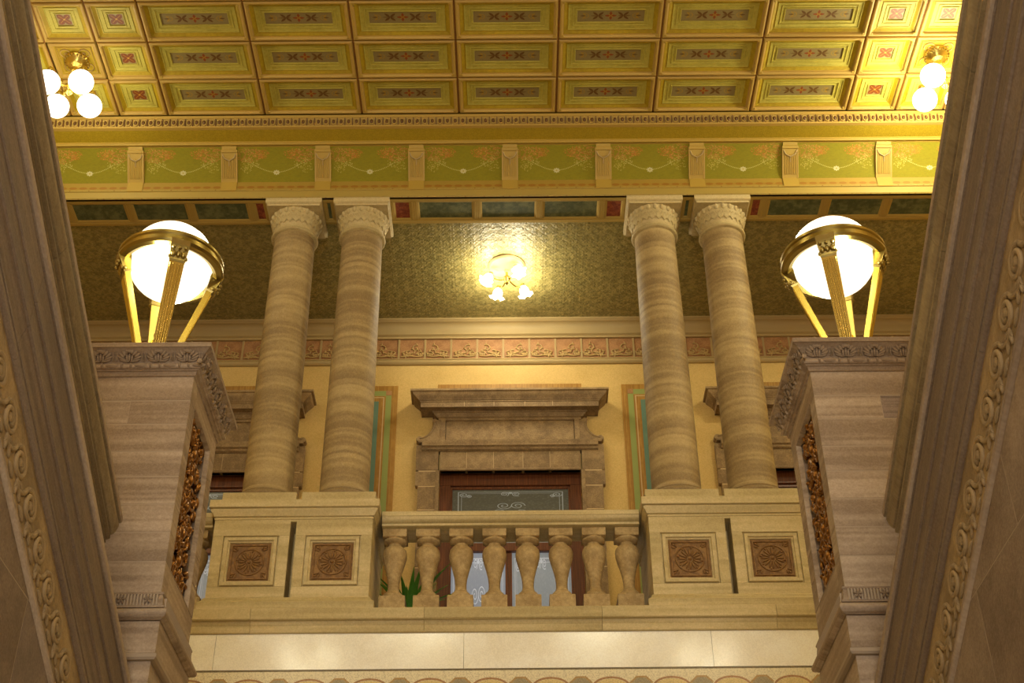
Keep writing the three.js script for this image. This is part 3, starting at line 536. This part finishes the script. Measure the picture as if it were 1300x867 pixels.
function balustrade(x0, x1, n, first, step, label, group) {
  const c = (x0 + x1) / 2, h = (x1 - x0) / 2, t = thing('balustrade', label, 'balustrade', group, [c, .2, .2]);
  put('handrail', alongX([[-.24, 1.27], [.17, 1.27], [.2, 1.28], [.2, 1.31], [.225, 1.32], [.25, 1.345], [.262, 1.38], [.27, 1.385], [.27, 1.42], [.24, 1.425], [.24, 1.46], [-.28, 1.46], [-.28, 1.35]], -h, h), M.pedestal, t);
  for (let i = 0; i < n; i++) { const b = put('baluster', balVariants[i % 3], M.baluster, t); b.position.x = first + i * step - c; b.rotation.y = 0; }
}
balustrade(-1.605, 1.605, 8, -1.447, .414, 'stone balustrade of eight vase balusters in front of the central door', null);
for (const s of [-1, 1]) balustrade(s > 0 ? 3.72 : -6.2, s > 0 ? 6.2 : -3.72, 6, s > 0 ? 3.93 : -3.93 - 5 * .414, .414, 'side balustrade continuing past the double pedestal, mostly hidden behind the pier', 'side balustrades');

// ---------------------------------------------------------------- gallery ledge, marble band, mosaic wall
const ledge = struct('trim_3', 'pale stone ledge under the balustrade', 'ledge');
{
  const js = [-7.9, -5.05, -3.05, -1.02, 1.06, 3.1, 5.1, 7.9];
  for (let i = 0; i + 1 < js.length; i++) put('ledge_stone', uvm(sweep([[.4, .2], [.79, .2], [.8, .19], [.8, .065], [.79, .055], [.755, .05], [.75, .02], [.735, .0], [.73, -.075], [.72, -.085], [.4, -.085]], js[i] + .002, js[i + 1] - .002, (z, y, s) => [s, y, z]), rnd() * 2, rnd()), M.pedestal, ledge);
}
const wb = struct('wall_below', 'polished marble and mosaic wall under the gallery ledge', 'wall');
{
  const js = [-7.9, -6.32, -3.436, -.554, 2.323, 5.2, 7.9];
  for (let i = 0; i + 1 < js.length; i++) put('marble_slab', box(js[i] + .002, js[i + 1] - .002, -.525, -.085, .5, .702, .002, i * 1.7, i * .9), M.marble, wb);
  const mos = canvasTex(1024, 1024, (x, w, h) => { // one motif repeat wide (0.63 m x 0.63 m)
    x.fillStyle = '#efe4c4'; x.fillRect(0, 0, w, h); const s = w / .63;
    const arcs = (yc, flip) => { };
    x.fillStyle = '#6b5a3c'; x.fillRect(0, 0, w, .016 * s);
    const cy = .21 * s, R = .2 * s;
    x.lineWidth = .022 * s; for (const k of [0, 1]) { x.strokeStyle = '#a8764a'; x.beginPath(); x.ellipse(.315 * s, cy, .19 * s, .105 * s, 0, 0, 7); x.stroke(); }
    x.fillStyle = '#e0c888'; x.beginPath(); x.ellipse(.315 * s, cy, .175 * s, .09 * s, 0, 0, 7); x.fill();
    for (const c of [0, .63]) { x.fillStyle = '#9c8f72'; x.beginPath(); for (let k = 0; k < 8; k++) { const a = k * .785 + .39; x.lineTo((c + .125 * Math.cos(a)) * s, cy + .12 * s * Math.sin(a)); } x.fill(); x.strokeStyle = '#b08a50'; x.lineWidth = .02 * s; x.stroke(); }
    x.strokeStyle = '#a8764a'; x.lineWidth = .012 * s; x.strokeRect(-10, .4 * s, w + 20, .03 * s);
    const n = 56, d = w / n; for (let j = 0; j < n; j++) for (let i = 0; i < n; i++) { x.fillStyle = `rgba(${rnd() < .5 ? '255,240,200' : '60,40,15'},${rnd() * .16})`; x.fillRect(i * d, j * d, d, d); }
    x.strokeStyle = 'rgba(120,100,60,.55)'; x.lineWidth = 2; for (let i = 0; i <= n; i++) { x.beginPath(); x.moveTo(i * d, 0); x.lineTo(i * d, h); x.moveTo(0, i * d); x.lineTo(w, i * d); x.stroke(); }
  });
  const g = new THREE.BoxGeometry(15.8, 3.9, .2); const uv = g.attributes.uv, p = g.attributes.position; g.translate(0, -.53 - 1.95, .598);
  for (let i = 0; i < uv.count; i++) uv.setXY(i, (p.getX(i) - .1) / .69, 1 + (p.getY(i) + .53) / .69);
  put('mosaic_face', g, std({ map: mos, roughness: .35 }), wb);
}

// ---------------------------------------------------------------- potted plant behind the balustrade
{
  const t = thing('potted_plant', 'green strap leaved pot plant behind the balustrade near the door', 'plant', null, [-1.36, .2, -1.22]);
  put('pot', uvm(tidy(lathe([[0, 0], [.15, 0], [.19, .62], [.205, .63], [.205, .68], [.18, .68], [.17, .62], [0, .6]], 24), .5)), M.pot, t);
  for (let i = 0; i < 40; i++) {
    const a = i * 2.4, lean = .22 + .4 * ((i * 7) % 10) / 10, len = .5 + .4 * ((i * 3) % 7) / 7, n = 7, pos = [];
    const pt = u => [Math.cos(a) * (lean * u * u * len * 1.7 + .03), .6 + len * u * (1 - .2 * lean * u * 2), Math.sin(a) * (lean * u * u * len * 1.7 + .03)];
    for (let k = 0; k < n; k++) { const u = k / n, v = (k + 1) / n, wd = q => .05 * Math.sin(Math.PI * Math.min(1, .22 + .78 * q)) , A = pt(u), B = pt(v), s = [-Math.sin(a), 0, Math.cos(a)];
      const e = (P, w2, sg, up = 0) => [P[0] + s[0] * w2 * sg, P[1] + up, P[2] + s[2] * w2 * sg], a1 = e(A, wd(u), 1, .008), a0 = e(A, 0, 0), a2 = e(A, wd(u), -1, .008), b1 = e(B, wd(v), 1, .008), b0 = e(B, 0, 0), b2 = e(B, wd(v), -1, .008);
      pos.push(...a1, ...a0, ...b0, ...a1, ...b0, ...b1, ...a0, ...a2, ...b2, ...a0, ...b2, ...b0); }
    const g = new THREE.BufferGeometry(); g.setAttribute('position', new THREE.Float32BufferAttribute(pos, 3)); g.computeVertexNormals(); put('leaf', uvm(g), M.leaf, t);
  }
}

// ---------------------------------------------------------------- stair piers with bronze panels
const PX = -.06;                                   // the stair's axis against the gallery's
function pier(s) {
  const cx = 3.1 * s + PX, HX = .54, ZF = 6.274, ZK = 5.228, cz = (ZF + ZK) / 2, HZ = (ZF - ZK) / 2;
  const t = thing('stair_pier', '', 'pier', null, [cx, -4.4, cz]); const Y = y => y + 4.4;
  const b = (n, x0, x1, y0, y1, z0, z1, m = M.pier, bev = .004) => put(n, box(x0, x1, Y(y0), Y(y1), z0, z1, bev, rnd() * 4, rnd() * 4), m, t);
  const inn = -s;                                  // the inner side looks to the stair
  const X = (d0, d1) => [Math.min(inn * (HX - d0), inn * (HX - d1)), Math.max(inn * (HX - d0), inn * (HX - d1))];   // depth from the inner face
  const cour = [-.235, -.474, -.7, -.958, -1.189, -1.436, -1.683, -1.931, -2.2], zo = HZ - .165, zb = -HZ + .17;
  put('mortar', box(-HX + .002, HX - .002, Y(-2.2), Y(-.235), zo + .002, HZ - .0015, 0), M.mortar, t);
  for (let i = 0; i + 1 < cour.length; i++) {
    const y1 = cour[i] - .0025, y0 = cour[i + 1] + .0025;
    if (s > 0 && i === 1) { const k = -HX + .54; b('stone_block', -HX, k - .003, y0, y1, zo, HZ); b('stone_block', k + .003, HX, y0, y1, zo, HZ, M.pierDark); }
    else if (s < 0 && i === 1) { b('stone_block', -HX, .05, y0, y1, zo, HZ); b('stone_block', .053, HX, y0, y1, zo, HZ); }
    else b('stone_block', -HX, HX, y0, y1, zo, HZ);
    b('stone_block', ...X(0, 1.08), y0, y1, -HZ, zb);
  }
  b('panel_rail', ...X(0, .2), -.42, -.235, zb, zo); b('panel_rail', ...X(0, .2), -2.2, -1.93, zb, zo);
  b('core', ...X(.14, 1.07), -2.2, -.235, zb, zo, M.pier, 0);
  // bead round the panel
  const fr = loft([[(zo - zb) / 2, .755, .0], [(zo - zb) / 2 - .012, .743, .0], [(zo - zb) / 2 - .03, .725, -.04]]); fr.rotateZ(inn > 0 ? -Math.PI / 2 : Math.PI / 2);
  // (x of the loft is y of the panel after the turn)
  const fr2 = loft([[.755, (zo - zb) / 2, .0], [.743, (zo - zb) / 2 - .012, 0], [.725, (zo - zb) / 2 - .03, -.04]]); fr2.rotateZ(inn > 0 ? -Math.PI / 2 : Math.PI / 2); fr2.translate(inn * HX, Y(-1.175), (zo + zb) / 2);
  put('panel_bead', uvm(fr2), M.pier, t);
  const plate = put('bronze_panel', box(...X(.09, .15), Y(-1.92), Y(-.43), zb + .01, zo - .01, .004), M.bronze, t);
  const L = []; let sd = 99; const r = () => { sd = (sd * 1664525 + 1013904223) >>> 0; return sd / 4294967296; };
  const hw = (zo - zb) / 2 - .03;
  for (let k = 0; k < 6; k++) { // stacked scrolls on a stem, with leaves, fruit and blossoms
    const yc = -.62 + .248 * k; for (const m of [-1, 1]) {
      const pts = []; for (let i = 0; i < 18; i++) { const a = i * .42 + (k % 2), q = .12 * (1 - i / 21); pts.push([m * (hw * .5 + q * Math.cos(a)), yc + q * Math.sin(a), .02 + .002 * i]); } L.push(tube(pts, .02, 34, 6));
      L.push(ell(.035, .035, .04, m * hw * .5, yc, .04)); for (let i = 0; i < 9; i++) { const g = ell(.055, .02, .028, 0, 0, 0, 8, 5); g.rotateZ(r() * 6.3); g.translate(m * (hw * .5 + (r() - .5) * hw * .95), yc + (r() - .5) * .25, .015 + r() * .03); L.push(g); }
      for (let i = 0; i < 4; i++) L.push(ell(.022, .022, .03, m * r() * hw, yc + (r() - .5) * .24, .03, 8, 6));
    }
    L.push(ell(.045, .06, .045, 0, yc + .12, .03)); for (let i = 0; i < 6; i++) { const g = ell(.04, .016, .03, .05, 0, 0, 6, 5); g.rotateZ(i * 1.047); g.translate(0, yc, .035); L.push(g); }
  }
  L.push(tube([[0, -.74, .02], [.01, -.2, .02], [-.01, .3, .02], [0, .74, .02]], .025, 20, 6));
  const rel = merge(L); rel.rotateY(inn > 0 ? Math.PI / 2 : -Math.PI / 2); const rm = put('bronze_relief', rel, M.bronze, plate); rm.position.set(inn * (HX - .09), Y(-1.175), (zo + zb) / 2);
  // cornice: fillet, leaf cyma, bead, fascia
  const prof = [[0, -.24], [.016, -.238], [.02, -.2], [.032, -.198], [.04, -.19], ...arc(.04, -.163, .026, -90, 80, 6), [.046, -.135], [.05, -.125], [.06, -.1], [.085, -.06], [.12, -.035], [.13, -.03], [.14, -.028], [.14, .012], [.135, .017], [.1, .02]];
  const co = put('cornice', uvm(tidy(loft(prof.map(([o, y]) => [HX + o, HZ + o, Y(y)]), true, true), .45)), M.pier, t);
  const lf = []; // acanthus leaf: lobed halves bending outwards over the cyma
  for (const m of [-1, 1]) for (const [x, y, w, h, a] of [[.04, .014, .04, .013, .25], [.058, .034, .034, .012, .5], [.056, .055, .03, .012, .75], [.04, .072, .026, .012, 1.05], [.02, .084, .02, .012, 1.35], [.02, .04, .008, .045, -.1]]) { const g = ell(w, h, .01, 0, 0, 0, 8, 5); g.rotateZ(m * a); g.translate(m * x, y, .006 + y * .55); lf.push(g); }
  lf.push(ell(.008, .045, .014, 0, .045, .03, 8, 6), ell(.026, .014, .02, 0, .088, .056, 8, 6)); for (const m of [-1, 1]) lf.push(ell(.005, .04, .01, m * .108, .045, .026, 6, 5), ell(.005, .04, .01, m * .094, .045, .026, 6, 5));
  const leafG = merge(lf).scale(1.12, 1, .55), dotG = merge([ell(.06, .02, .02, 0, 0, 0, 12, 6), ell(.012, .023, .023, .082, 0, 0, 8, 6), ell(.012, .023, .023, -.082, 0, 0, 8, 6)]);
  const along = (n, f) => { for (let i = 0; i < n; i++) f(i); };
  for (const side of [0, 1]) { const half = side ? HZ : HX, n = 5, st = 2 * (half + .06) / n;
    along(n, i => { const u = -half - .06 + (i + .5) * st; const l = put('acanthus_leaf', leafG, M.pier, co), d = put('bead_reel', dotG, M.pier, co);
      if (!side) { l.position.set(u, Y(-.128), HZ + .055); d.position.set(u + st / 2 - .02, Y(-.163), HZ + .06); l.rotation.x = .35; }
      else { const o = new THREE.Group(); l.position.set(inn * (HX + .055), Y(-.128), u); d.position.set(inn * (HX + .06), Y(-.163), u + st / 2 - .02); l.rotation.order = 'YXZ'; l.rotation.y = d.rotation.y = inn * Math.PI / 2; l.rotation.x = .35; } }); }
  // base mouldings
  const bp = [[.012, -2.19], [.03, -2.2], [.03, -2.215], [.022, -2.22], [.035, -2.31], [.05, -2.315], [.05, -2.33], [.03, -2.335], ...arc(.04, -2.378, .04, 80, -80, 8), [.035, -2.425]];
  const bs = put('base_moulding', uvm(tidy(loft(bp.map(([o, y]) => [HX + o, HZ + o, Y(y)]).reverse(), true, true), .5)), M.pier, t);
  const rib = box(-.006, .006, -.045, .045, -.008, .012, .002), flo = merge([...[0, 1, 2, 3, 4].map(k => { const g = ell(.018, .01, .014, .02, 0, 0, 6, 4); g.rotateZ(k * 1.257 + .3); return g; }), ell(.01, .01, .018, 0, 0, 0, 6, 5)]);
  const ribs = []; for (let i = -22; i <= 22; i++) ribs.push(rib.clone().translate(i * .024, Y(-2.265), HZ + .03)); for (let i = -20; i <= 20; i++) ribs.push(rib.clone().rotateY(Math.PI / 2).translate(inn * (HX + .03), Y(-2.265), i * .024));
  put('carved_ribs', merge(ribs), M.mortar, bs);
  for (let i = -2; i <= 2; i++) { const f = put('carved_flower', flo, M.pier, bs); f.position.set(i * .2 - s * .06, Y(-2.265), HZ + .045); }
  b('base_block', -HX - .03, HX + .03, -2.68, -2.43, -HZ - .03, HZ + .03); put('base_fillet', uvm(loft([[HX + .03, HZ + .03, Y(-2.73)], [HX + .045, HZ + .045, Y(-2.715)], [HX + .045, HZ + .045, Y(-2.69)], [HX + .03, HZ + .03, Y(-2.68)]], true, true)), M.mortar, t);
  let yy = -2.73; for (let i = 0; i < 6; i++) { b('lower_block', -HX + .0, HX, yy - .278 + .003, yy, -HZ, HZ); yy -= .278; }
  return t;
}
pier(-1).userData = { kind: 'thing', label: 'tall pinkish stone stair pier of plain coursed blocks with bronze relief panel', category: 'pier', group: 'stair piers' };
pier(1).userData = { kind: 'thing', label: 'tall pinkish stone stair pier with one small dark block and bronze relief panel', category: 'pier', group: 'stair piers' };

// ---------------------------------------------------------------- globe lamps on the piers
function pierLamp(s) {
  const x = 3.1 * s + PX - s * .02, t = thing('globe_lamp', 'large glowing globe lamp in a fluted brass frame, standing on a stair pier', 'lamp', 'globe lamps on the stair piers', [x, .02, 5.75]);
  const g = put('globe', new THREE.SphereGeometry(.388, 40, 28).translate(0, 1.385, 0), pierGlobeMat, t); g.castShadow = false;
  put('ring', uvm(tidy(lathe([[.395, 1.27], [.43, 1.25], [.47, 1.26], [.488, 1.285], [.488, 1.31], [.472, 1.325], [.472, 1.345], [.484, 1.36], [.484, 1.385], [.46, 1.4], [.41, 1.4], [.395, 1.385], [.395, 1.27]], 56), .5)), M.brassDark, t);
  const strut = () => { // tapered fluted pilaster
    const L = 1.24, a = []; const prof = (w0, w1, d0, d1, y0, y1) => { const q = loft([[w0, d0, y0], [w1, d1, y1]], true, true); return uvm(q); };
    a.push(prof(.044, .07, .022, .026, 0, L - .17));
    for (let k = -2; k <= 2; k++) { const c = tube([[k * .016, .06, .024], [k * .026, L - .2, .03]], .008, 2, 5); a.push(c); }
    return merge(a);
  };
  const capG = merge([uvm(loft([[.07, .03, 1.06], [.078, .036, 1.08], [.072, .034, 1.09], [.085, .05, 1.2], [.085, .058, 1.22], [.085, .058, 1.27]], true, true)), ...[-1, 0, 1].flatMap(k => [ell(.024, .035, .02, k * .045, 1.13, .04, 8, 6), ell(.018, .018, .022, k * .055, 1.185, .06, 8, 6)]), ell(.022, .022, .022, -.07, 1.1, .02), ell(.022, .022, .022, .07, 1.1, .02)]);
  const footG = merge([ell(.04, .025, .045, 0, .02, .0), ell(.028, .028, .028, .0, .06, .03)]);
  const sg = strut();
  for (let k = 0; k < 4; k++) {
    const a = k * Math.PI / 2 + (s < 0 ? .42 : -.37), m = put('strut', sg, M.brass, t);
    m.rotation.order = 'YXZ'; m.rotation.y = a; m.rotation.x = .285; m.position.set(Math.sin(a) * .075, .09, Math.cos(a) * .075);
    put('strut_capital', capG, M.brassDark, m); put('strut_foot', footG, M.brass, m);
  }
  put('base', uvm(tidy(lathe([[0, 0], [.2, 0], [.2, .03], [.17, .05], [.15, .09], [.1, .12], [.06, .16], [.05, .22], [.03, .26], [0, .26]], 32), .5)), M.brass, t);
  put('finial', merge([uvm(tidy(lathe([[0, .26], [.03, .26], [.02, .34], [.035, .4], [.06, .43], [.06, .46], [.03, .48], [.02, .5]], 20), .5)), ell(.042, .042, .042, 0, .54, 0, 14, 10)]), M.brass, t);
  const I = POWER.pier / 4; for (const [dx, dy, dz] of [[.62, .72, 0], [-.62, .72, 0], [0, -.45, .86], [0, -.45, -.86]]) { const k = .43 / Math.hypot(dx, dy, dz); lamp(t, dx * k, 1.385 + dy * k, dz * k, I, 4); }
}
pierLamp(-1); pierLamp(1);

// ---------------------------------------------------------------- four-globe chandeliers on the coffered ceiling
function chandelier(x, z, I, label, group) {
  const t = thing('chandelier', label, 'chandelier', group, [x, YC, z]);
  put('canopy', uvm(tidy(lathe([[0, .03], [.17, .03], [.175, .0], [.16, -.03], [.15, -.045], [.12, -.07], [.1, -.11], [.05, -.14], [.04, -.2], [0, -.2]], 28), .5)), M.brass, t);
  put('gallery_ring', merge([...Array(20).keys()].map(k => ell(.014, .025, .014, .165 * Math.cos(k * .314), -.03, .165 * Math.sin(k * .314), 6, 5))), M.brassDark, t);
  put('stem', uvm(tidy(lathe([[.018, -.18], [.018, -.42], [.05, -.44], [.07, -.48], [.05, -.54], [.03, -.58], [.045, -.62], [.02, -.66], [0, -.68]], 20), .5)), M.brass, t);
  for (let k = 0; k < 4; k++) {
    const a = Math.PI / 4 + k * Math.PI / 2, c = Math.cos(a), s = Math.sin(a), R = .325;
    const arm = put('arm', merge([tube([[c * .03, -.5, s * .03], [c * .14, -.56, s * .14], [c * .26, -.5, s * .26], [c * R, -.4, s * R], [c * R, -.46, s * R]], .017, 20, 8), ell(.05, .05, .05, c * R, -.41, s * R), uvm(lathe([[0, -.45], [.06, -.45], [.09, -.5], [.07, -.51], [0, -.5]], 18).translate(c * R, 0, s * R)), ell(.025, .05, .025, c * .15, -.5, s * .15)]), M.brass, t);
    const g = put('globe', new THREE.SphereGeometry(.17, 28, 20).translate(c * R, -.65, s * R), globeMat, t); g.castShadow = false;
    lamp(t, c * R, -.65, s * R, I / 4, 6);
  }
  return t;
}
const cX = 3.5 * W + 1.5 * S, cZ = ZC + 1.5 * S;
chandelier(-cX, cZ, POWER.chandelierLeft, 'brass chandelier with four round glowing globes over the dimmer ceiling corner', null);
chandelier(cX, cZ, POWER.chandelierRight, 'brass chandelier with round glowing globes in the brightly lit yellow ceiling corner', null);
for (const [x, z] of [[-6.19, 9.6], [6.19, 9.6], [-2.1, 17], [2.1, 17]]) chandelier(x, z, z > 12 ? POWER.hall : POWER.mid, 'brass four-globe chandelier farther down the hall ceiling', 'hall chandeliers');

// ---------------------------------------------------------------- tulip ceiling fixture of the gallery
{
  const t = thing('ceiling_fixture', 'gallery ceiling light with four glowing tulip glass shades', 'ceiling light', null, [-.03, 7.0, -1.32]);
  put('canopy', uvm(tidy(lathe([[0, .01], [.29, .01], [.295, -.02], [.27, -.045], [.2, -.06], [.12, -.075], [.05, -.1], [.03, -.14], [0, -.14]], 40), .5)), M.cream, t);
  put('stem', uvm(tidy(lathe([[.02, -.1], [.02, -.2], [.05, -.23], [.06, -.27], [.04, -.31], [.02, -.34], [.03, -.36], [0, -.39]], 18), .5)), M.brass, t);
  const prof = [[.03, 0], [.05, -.02], [.075, -.06], [.08, -.1], [.078, -.13], [.092, -.16], [.115, -.175]];
  const sg = lathe(prof, 40); { const p = sg.attributes.position; for (let i = 0; i < p.count; i++) { const y = p.getY(i), x = p.getX(i), z = p.getZ(i), a = Math.atan2(z, x), f = curve(-y, .12, .175), k = 1 + f * .22 * Math.cos(a * 6); p.setXYZ(i, x * k, y + f * .02 * Math.cos(a * 6), z * k); } sg.computeVertexNormals(); }
  for (const [dx, dz] of [[-.3, .04], [.17, .24], [-.15, -.36], [.28, -.3]]) {
    const a = Math.atan2(dx, dz), R = Math.hypot(dx, dz) - .05;
    put('arm', merge([tube([[0, -.26, 0], [Math.sin(a) * R * .5, -.3, Math.cos(a) * R * .5], [Math.sin(a) * R, -.24, Math.cos(a) * R], [Math.sin(a) * R, -.2, Math.cos(a) * R]], .012, 16, 6), uvm(new THREE.CylinderGeometry(.035, .025, .05, 14).translate(Math.sin(a) * R, -.195, Math.cos(a) * R))]), M.brass, t);
    const sh = put('tulip_shade', sg, tulipMat, t); sh.position.set(Math.sin(a) * R, -.2, Math.cos(a) * R); sh.rotation.order = 'YXZ'; sh.rotation.y = a; sh.rotation.x = -.5; sh.castShadow = false;
    lamp(t, Math.sin(a) * (R + .05), -.29, Math.cos(a) * (R + .05), POWER.gallery, 3, LAMP_GALLERY);
  }
}

// ---------------------------------------------------------------- raking stair parapets with scroll frieze
const TAN = Math.tan(24.84 * Math.PI / 180), Z0 = 6.274, Z1 = 14.5;
function parapet(s) {
  const t = thing('stair_parapet', 'dark raking stair wall with moulded string and carved running scroll frieze', 'stair parapet', 'raking stair walls flanking the stair', [s * 2.8 + PX, YF, 9]);
  const bx = s * 2.8, K = (x, y, z) => [s * x - bx, y + (z - Z0) * TAN - YF, z - 9];
  const rake = (prof, ox = 0, oy = 0, z0 = Z0, z1 = Z1) => uvm(sweep(prof, z0, z1, (x, y, z) => K(x, y, z), .4), ox, oy);
  const rakeUV = g => { const p = g.attributes.position, uv = g.attributes.uv; for (let i = 0; i < p.count; i++) uv.setXY(i, p.getZ(i) / .91 * .6, p.getY(i) - p.getZ(i) * TAN + p.getX(i)); return g; };
  // cap of the parapet
  const joints = [Z0, 7.35, 8.45, 9.6, 10.9, 12.4, Z1];
  for (let i = 0; i + 1 < joints.length; i++) {
    put('cap_stone', rakeUV(rake([[2.95, -1.555], [2.95, -1.6], [2.985, -1.605], [2.985, -1.614], [2.966, -1.618], [2.966, -1.626], [2.972, -1.65], [2.985, -1.678], [3.004, -1.7], [3.03, -1.704], [3.03, -1.712], [3.016, -1.716], [3.016, -1.735], [3.045, -1.745], [3.045, -1.77], [3.08, -1.78], [3.7, -1.78], [3.75, -1.6], [3.75, -1.555], [3.4, -1.52]], 0, 0, joints[i] + (i ? .002 : -.0), joints[i + 1] - .002)), M.cap, t);
  }
  put('parapet_wall', rakeUV(rake([[3.08, -1.775], [3.65, -1.775], [3.65, -3.2], [3.08, -3.2]])), M.ashlar, t);
  // moulded string
  const js = [Z0 - .0, 7.9, 9.35, 11.2, Z1];
  for (let i = 0; i + 1 < js.length; i++) put('string_stone', rakeUV(rake([[3.3, -2.9], [2.69, -2.94], [2.69, -2.99], [2.71, -2.994], [2.71, -3.008], [2.696, -3.014], [2.7, -3.13], [2.702, -3.19], [2.712, -3.196], [2.712, -3.204], [2.694, -3.208], [2.694, -3.226], [2.708, -3.23], [2.712, -3.36], [2.722, -3.364], [2.722, -3.37], [2.702, -3.374], [2.702, -3.39], [2.716, -3.396], [2.738, -3.46], [2.744, -3.545], [2.728, -3.552], [2.728, -3.568], [2.746, -3.574], [2.746, -3.588], [2.728, -3.594], [2.73, -3.622], [2.75, -3.632], [3.3, -3.635]], 0, 0, js[i] + (i ? .002 : 0), js[i + 1] - .002)), M.string, t);
  put('lit_string_fillet', rakeUV(rake([[2.9, -2.93], [2.668, -2.936], [2.663, -2.941], [2.666, -2.98], [2.672, -2.986], [2.9, -2.988]])), M.pier, t);  // lighter stone here paints in the light this edge catches
  put('lit_cap_rim', rakeUV(rake([[3.2, -1.553], [2.948, -1.553], [2.945, -1.556], [2.945, -1.592], [2.95, -1.597], [3.2, -1.597]])), M.pier, t);  // paler stone stands in for light along the rim
  // scroll frieze: ground, running waves with husk leaves, bead below
  put('frieze_ground', rakeUV(rake([[2.762, -3.62], [3.3, -3.62], [3.3, -4.09], [2.762, -4.09]])), M.scroll, t);
  put('lower_bead', rakeUV(rake([[2.78, -4.05], [2.752, -4.06], ...arc(2.766, -4.092, .018, 100, 260, 8), [2.785, -4.12], [3.2, -4.12], [3.2, -4.05]])), M.pier, t);
  // one scroll unit in its own plane: u along the rake (downhill +), v up
  const W0 = .31, unit = [];
  {
    const band = (pts, w, h) => { // flat ribbon with rounded face following a path
      const g = tube(pts.map(([u, v]) => [u, v, 0]), w, 40, 8); g.scale(1, 1, h / w); return g;
    };
    const sp = []; for (let i = 0; i <= 30; i++) { const f = i / 30, a = Math.PI * (.95 - 3.4 * f), r = .118 * (1 - .66 * f); sp.push([.0 + r * Math.cos(a), .02 + r * Math.sin(a)]); }
    unit.push(band(sp, .026, .024)); unit.push(ell(.045, .045, .026, 0.0, .02, 0, 14, 8));
    unit.push(band([[-.115, .05], [-.14, -.02], [-.2, -.09], [-.29, -.13]], .022, .02));
    for (const [u, v, a, l] of [[.1, -.1, -.5, .07], [.13, -.06, .1, .06], [.085, -.13, -1, .06], [.16, -.12, -.35, .06], [-.06, -.15, -.1, .07]]) { const g = ell(l, .02, .022, 0, 0, 0, 10, 6); g.rotateZ(a); g.translate(u, v, 0); unit.push(g); }
  }
  const ug = merge(unit); ug.scale(.88, .8, .68);
  // local frame of the frieze plane: u downhill along the rake, v square to it, w out of the wall
  const ang = Math.atan(TAN), ux = V(0, -Math.sin(ang), -Math.cos(ang)), vy = V(0, Math.cos(ang), -Math.sin(ang)), wz = V(-s, 0, 0);
  const flip = new THREE.Vector3().crossVectors(ux, vy).dot(wz) < 0;
  const gg = flip ? mirror(ug, 1, -1) : ug.clone();
  const basis = new THREE.Matrix4().makeBasis(ux, vy, flip ? wz.clone().negate() : wz);
  gg.applyMatrix4(basis);
  for (let i = 0; i < 26; i++) { const z = Z0 + .12 + i * W0 * Math.cos(ang); const p = K(2.758, -3.872, z); const m = put('scroll_carving', gg, M.scroll, t); m.position.set(...p); }
  // coursed wall below, clipped by the rake
  const line = z => -4.12 + (z - Z0) * TAN; const clip = poly => { const o = []; for (let i = 0; i < poly.length; i++) { const a = poly[i], b = poly[(i + 1) % poly.length], da = line(a[0]) - a[1], db = line(b[0]) - b[1]; if (da >= 0) o.push(a); if (da * db < 0) { const q = da / (da - db); o.push([a[0] + (b[0] - a[0]) * q, a[1] + (b[1] - a[1]) * q]); } } return o; };
  const ch = .86, yb = s > 0 ? -3.21 : -3.19, jA = s > 0 ? 9.18 : 9.15, jB = s > 0 ? 8.36 : 8.31; let row = 0;
  for (let k = -9; k < 6; k++) { const y0 = yb + k * ch, y1 = y0 + ch; if (y0 < YF - ch || line(Z1) < y0) continue; const off = (k & 1) ? jB : jA;
    for (let j = -2; j < 5; j++) { const z0 = Math.max(Z0, off + j * 1.72), z1 = Math.min(Z1, off + (j + 1) * 1.72); if (z1 - z0 < .05) continue; const e = .005;
      const poly = clip([[z0 + e, Math.max(y0, YF) + e], [z1 - e, Math.max(y0, YF) + e], [z1 - e, y1 - e], [z0 + e, y1 - e]]); if (poly.length < 3) continue;
      const g = uvm(sweep(poly, 2.775, 3.2, (z, y, x) => [s * x - bx, y - YF, z - 9], .3), rnd() * 3, rnd() * 3); put('wall_block', g, rnd() < .35 ? M.ashlarDark : M.ashlar, t); } }
  const mp = clip([[Z0, YF], [Z1, YF], [Z1, 4], [Z0, 4]]); put('wall_mortar', uvm(sweep(mp, 2.7762, 3.15, (z, y, x) => [s * x - bx, y - YF, z - 9], .3)), M.mortar, t);
}
parapet(-1); parapet(1);

renderer.render(scene, camera);
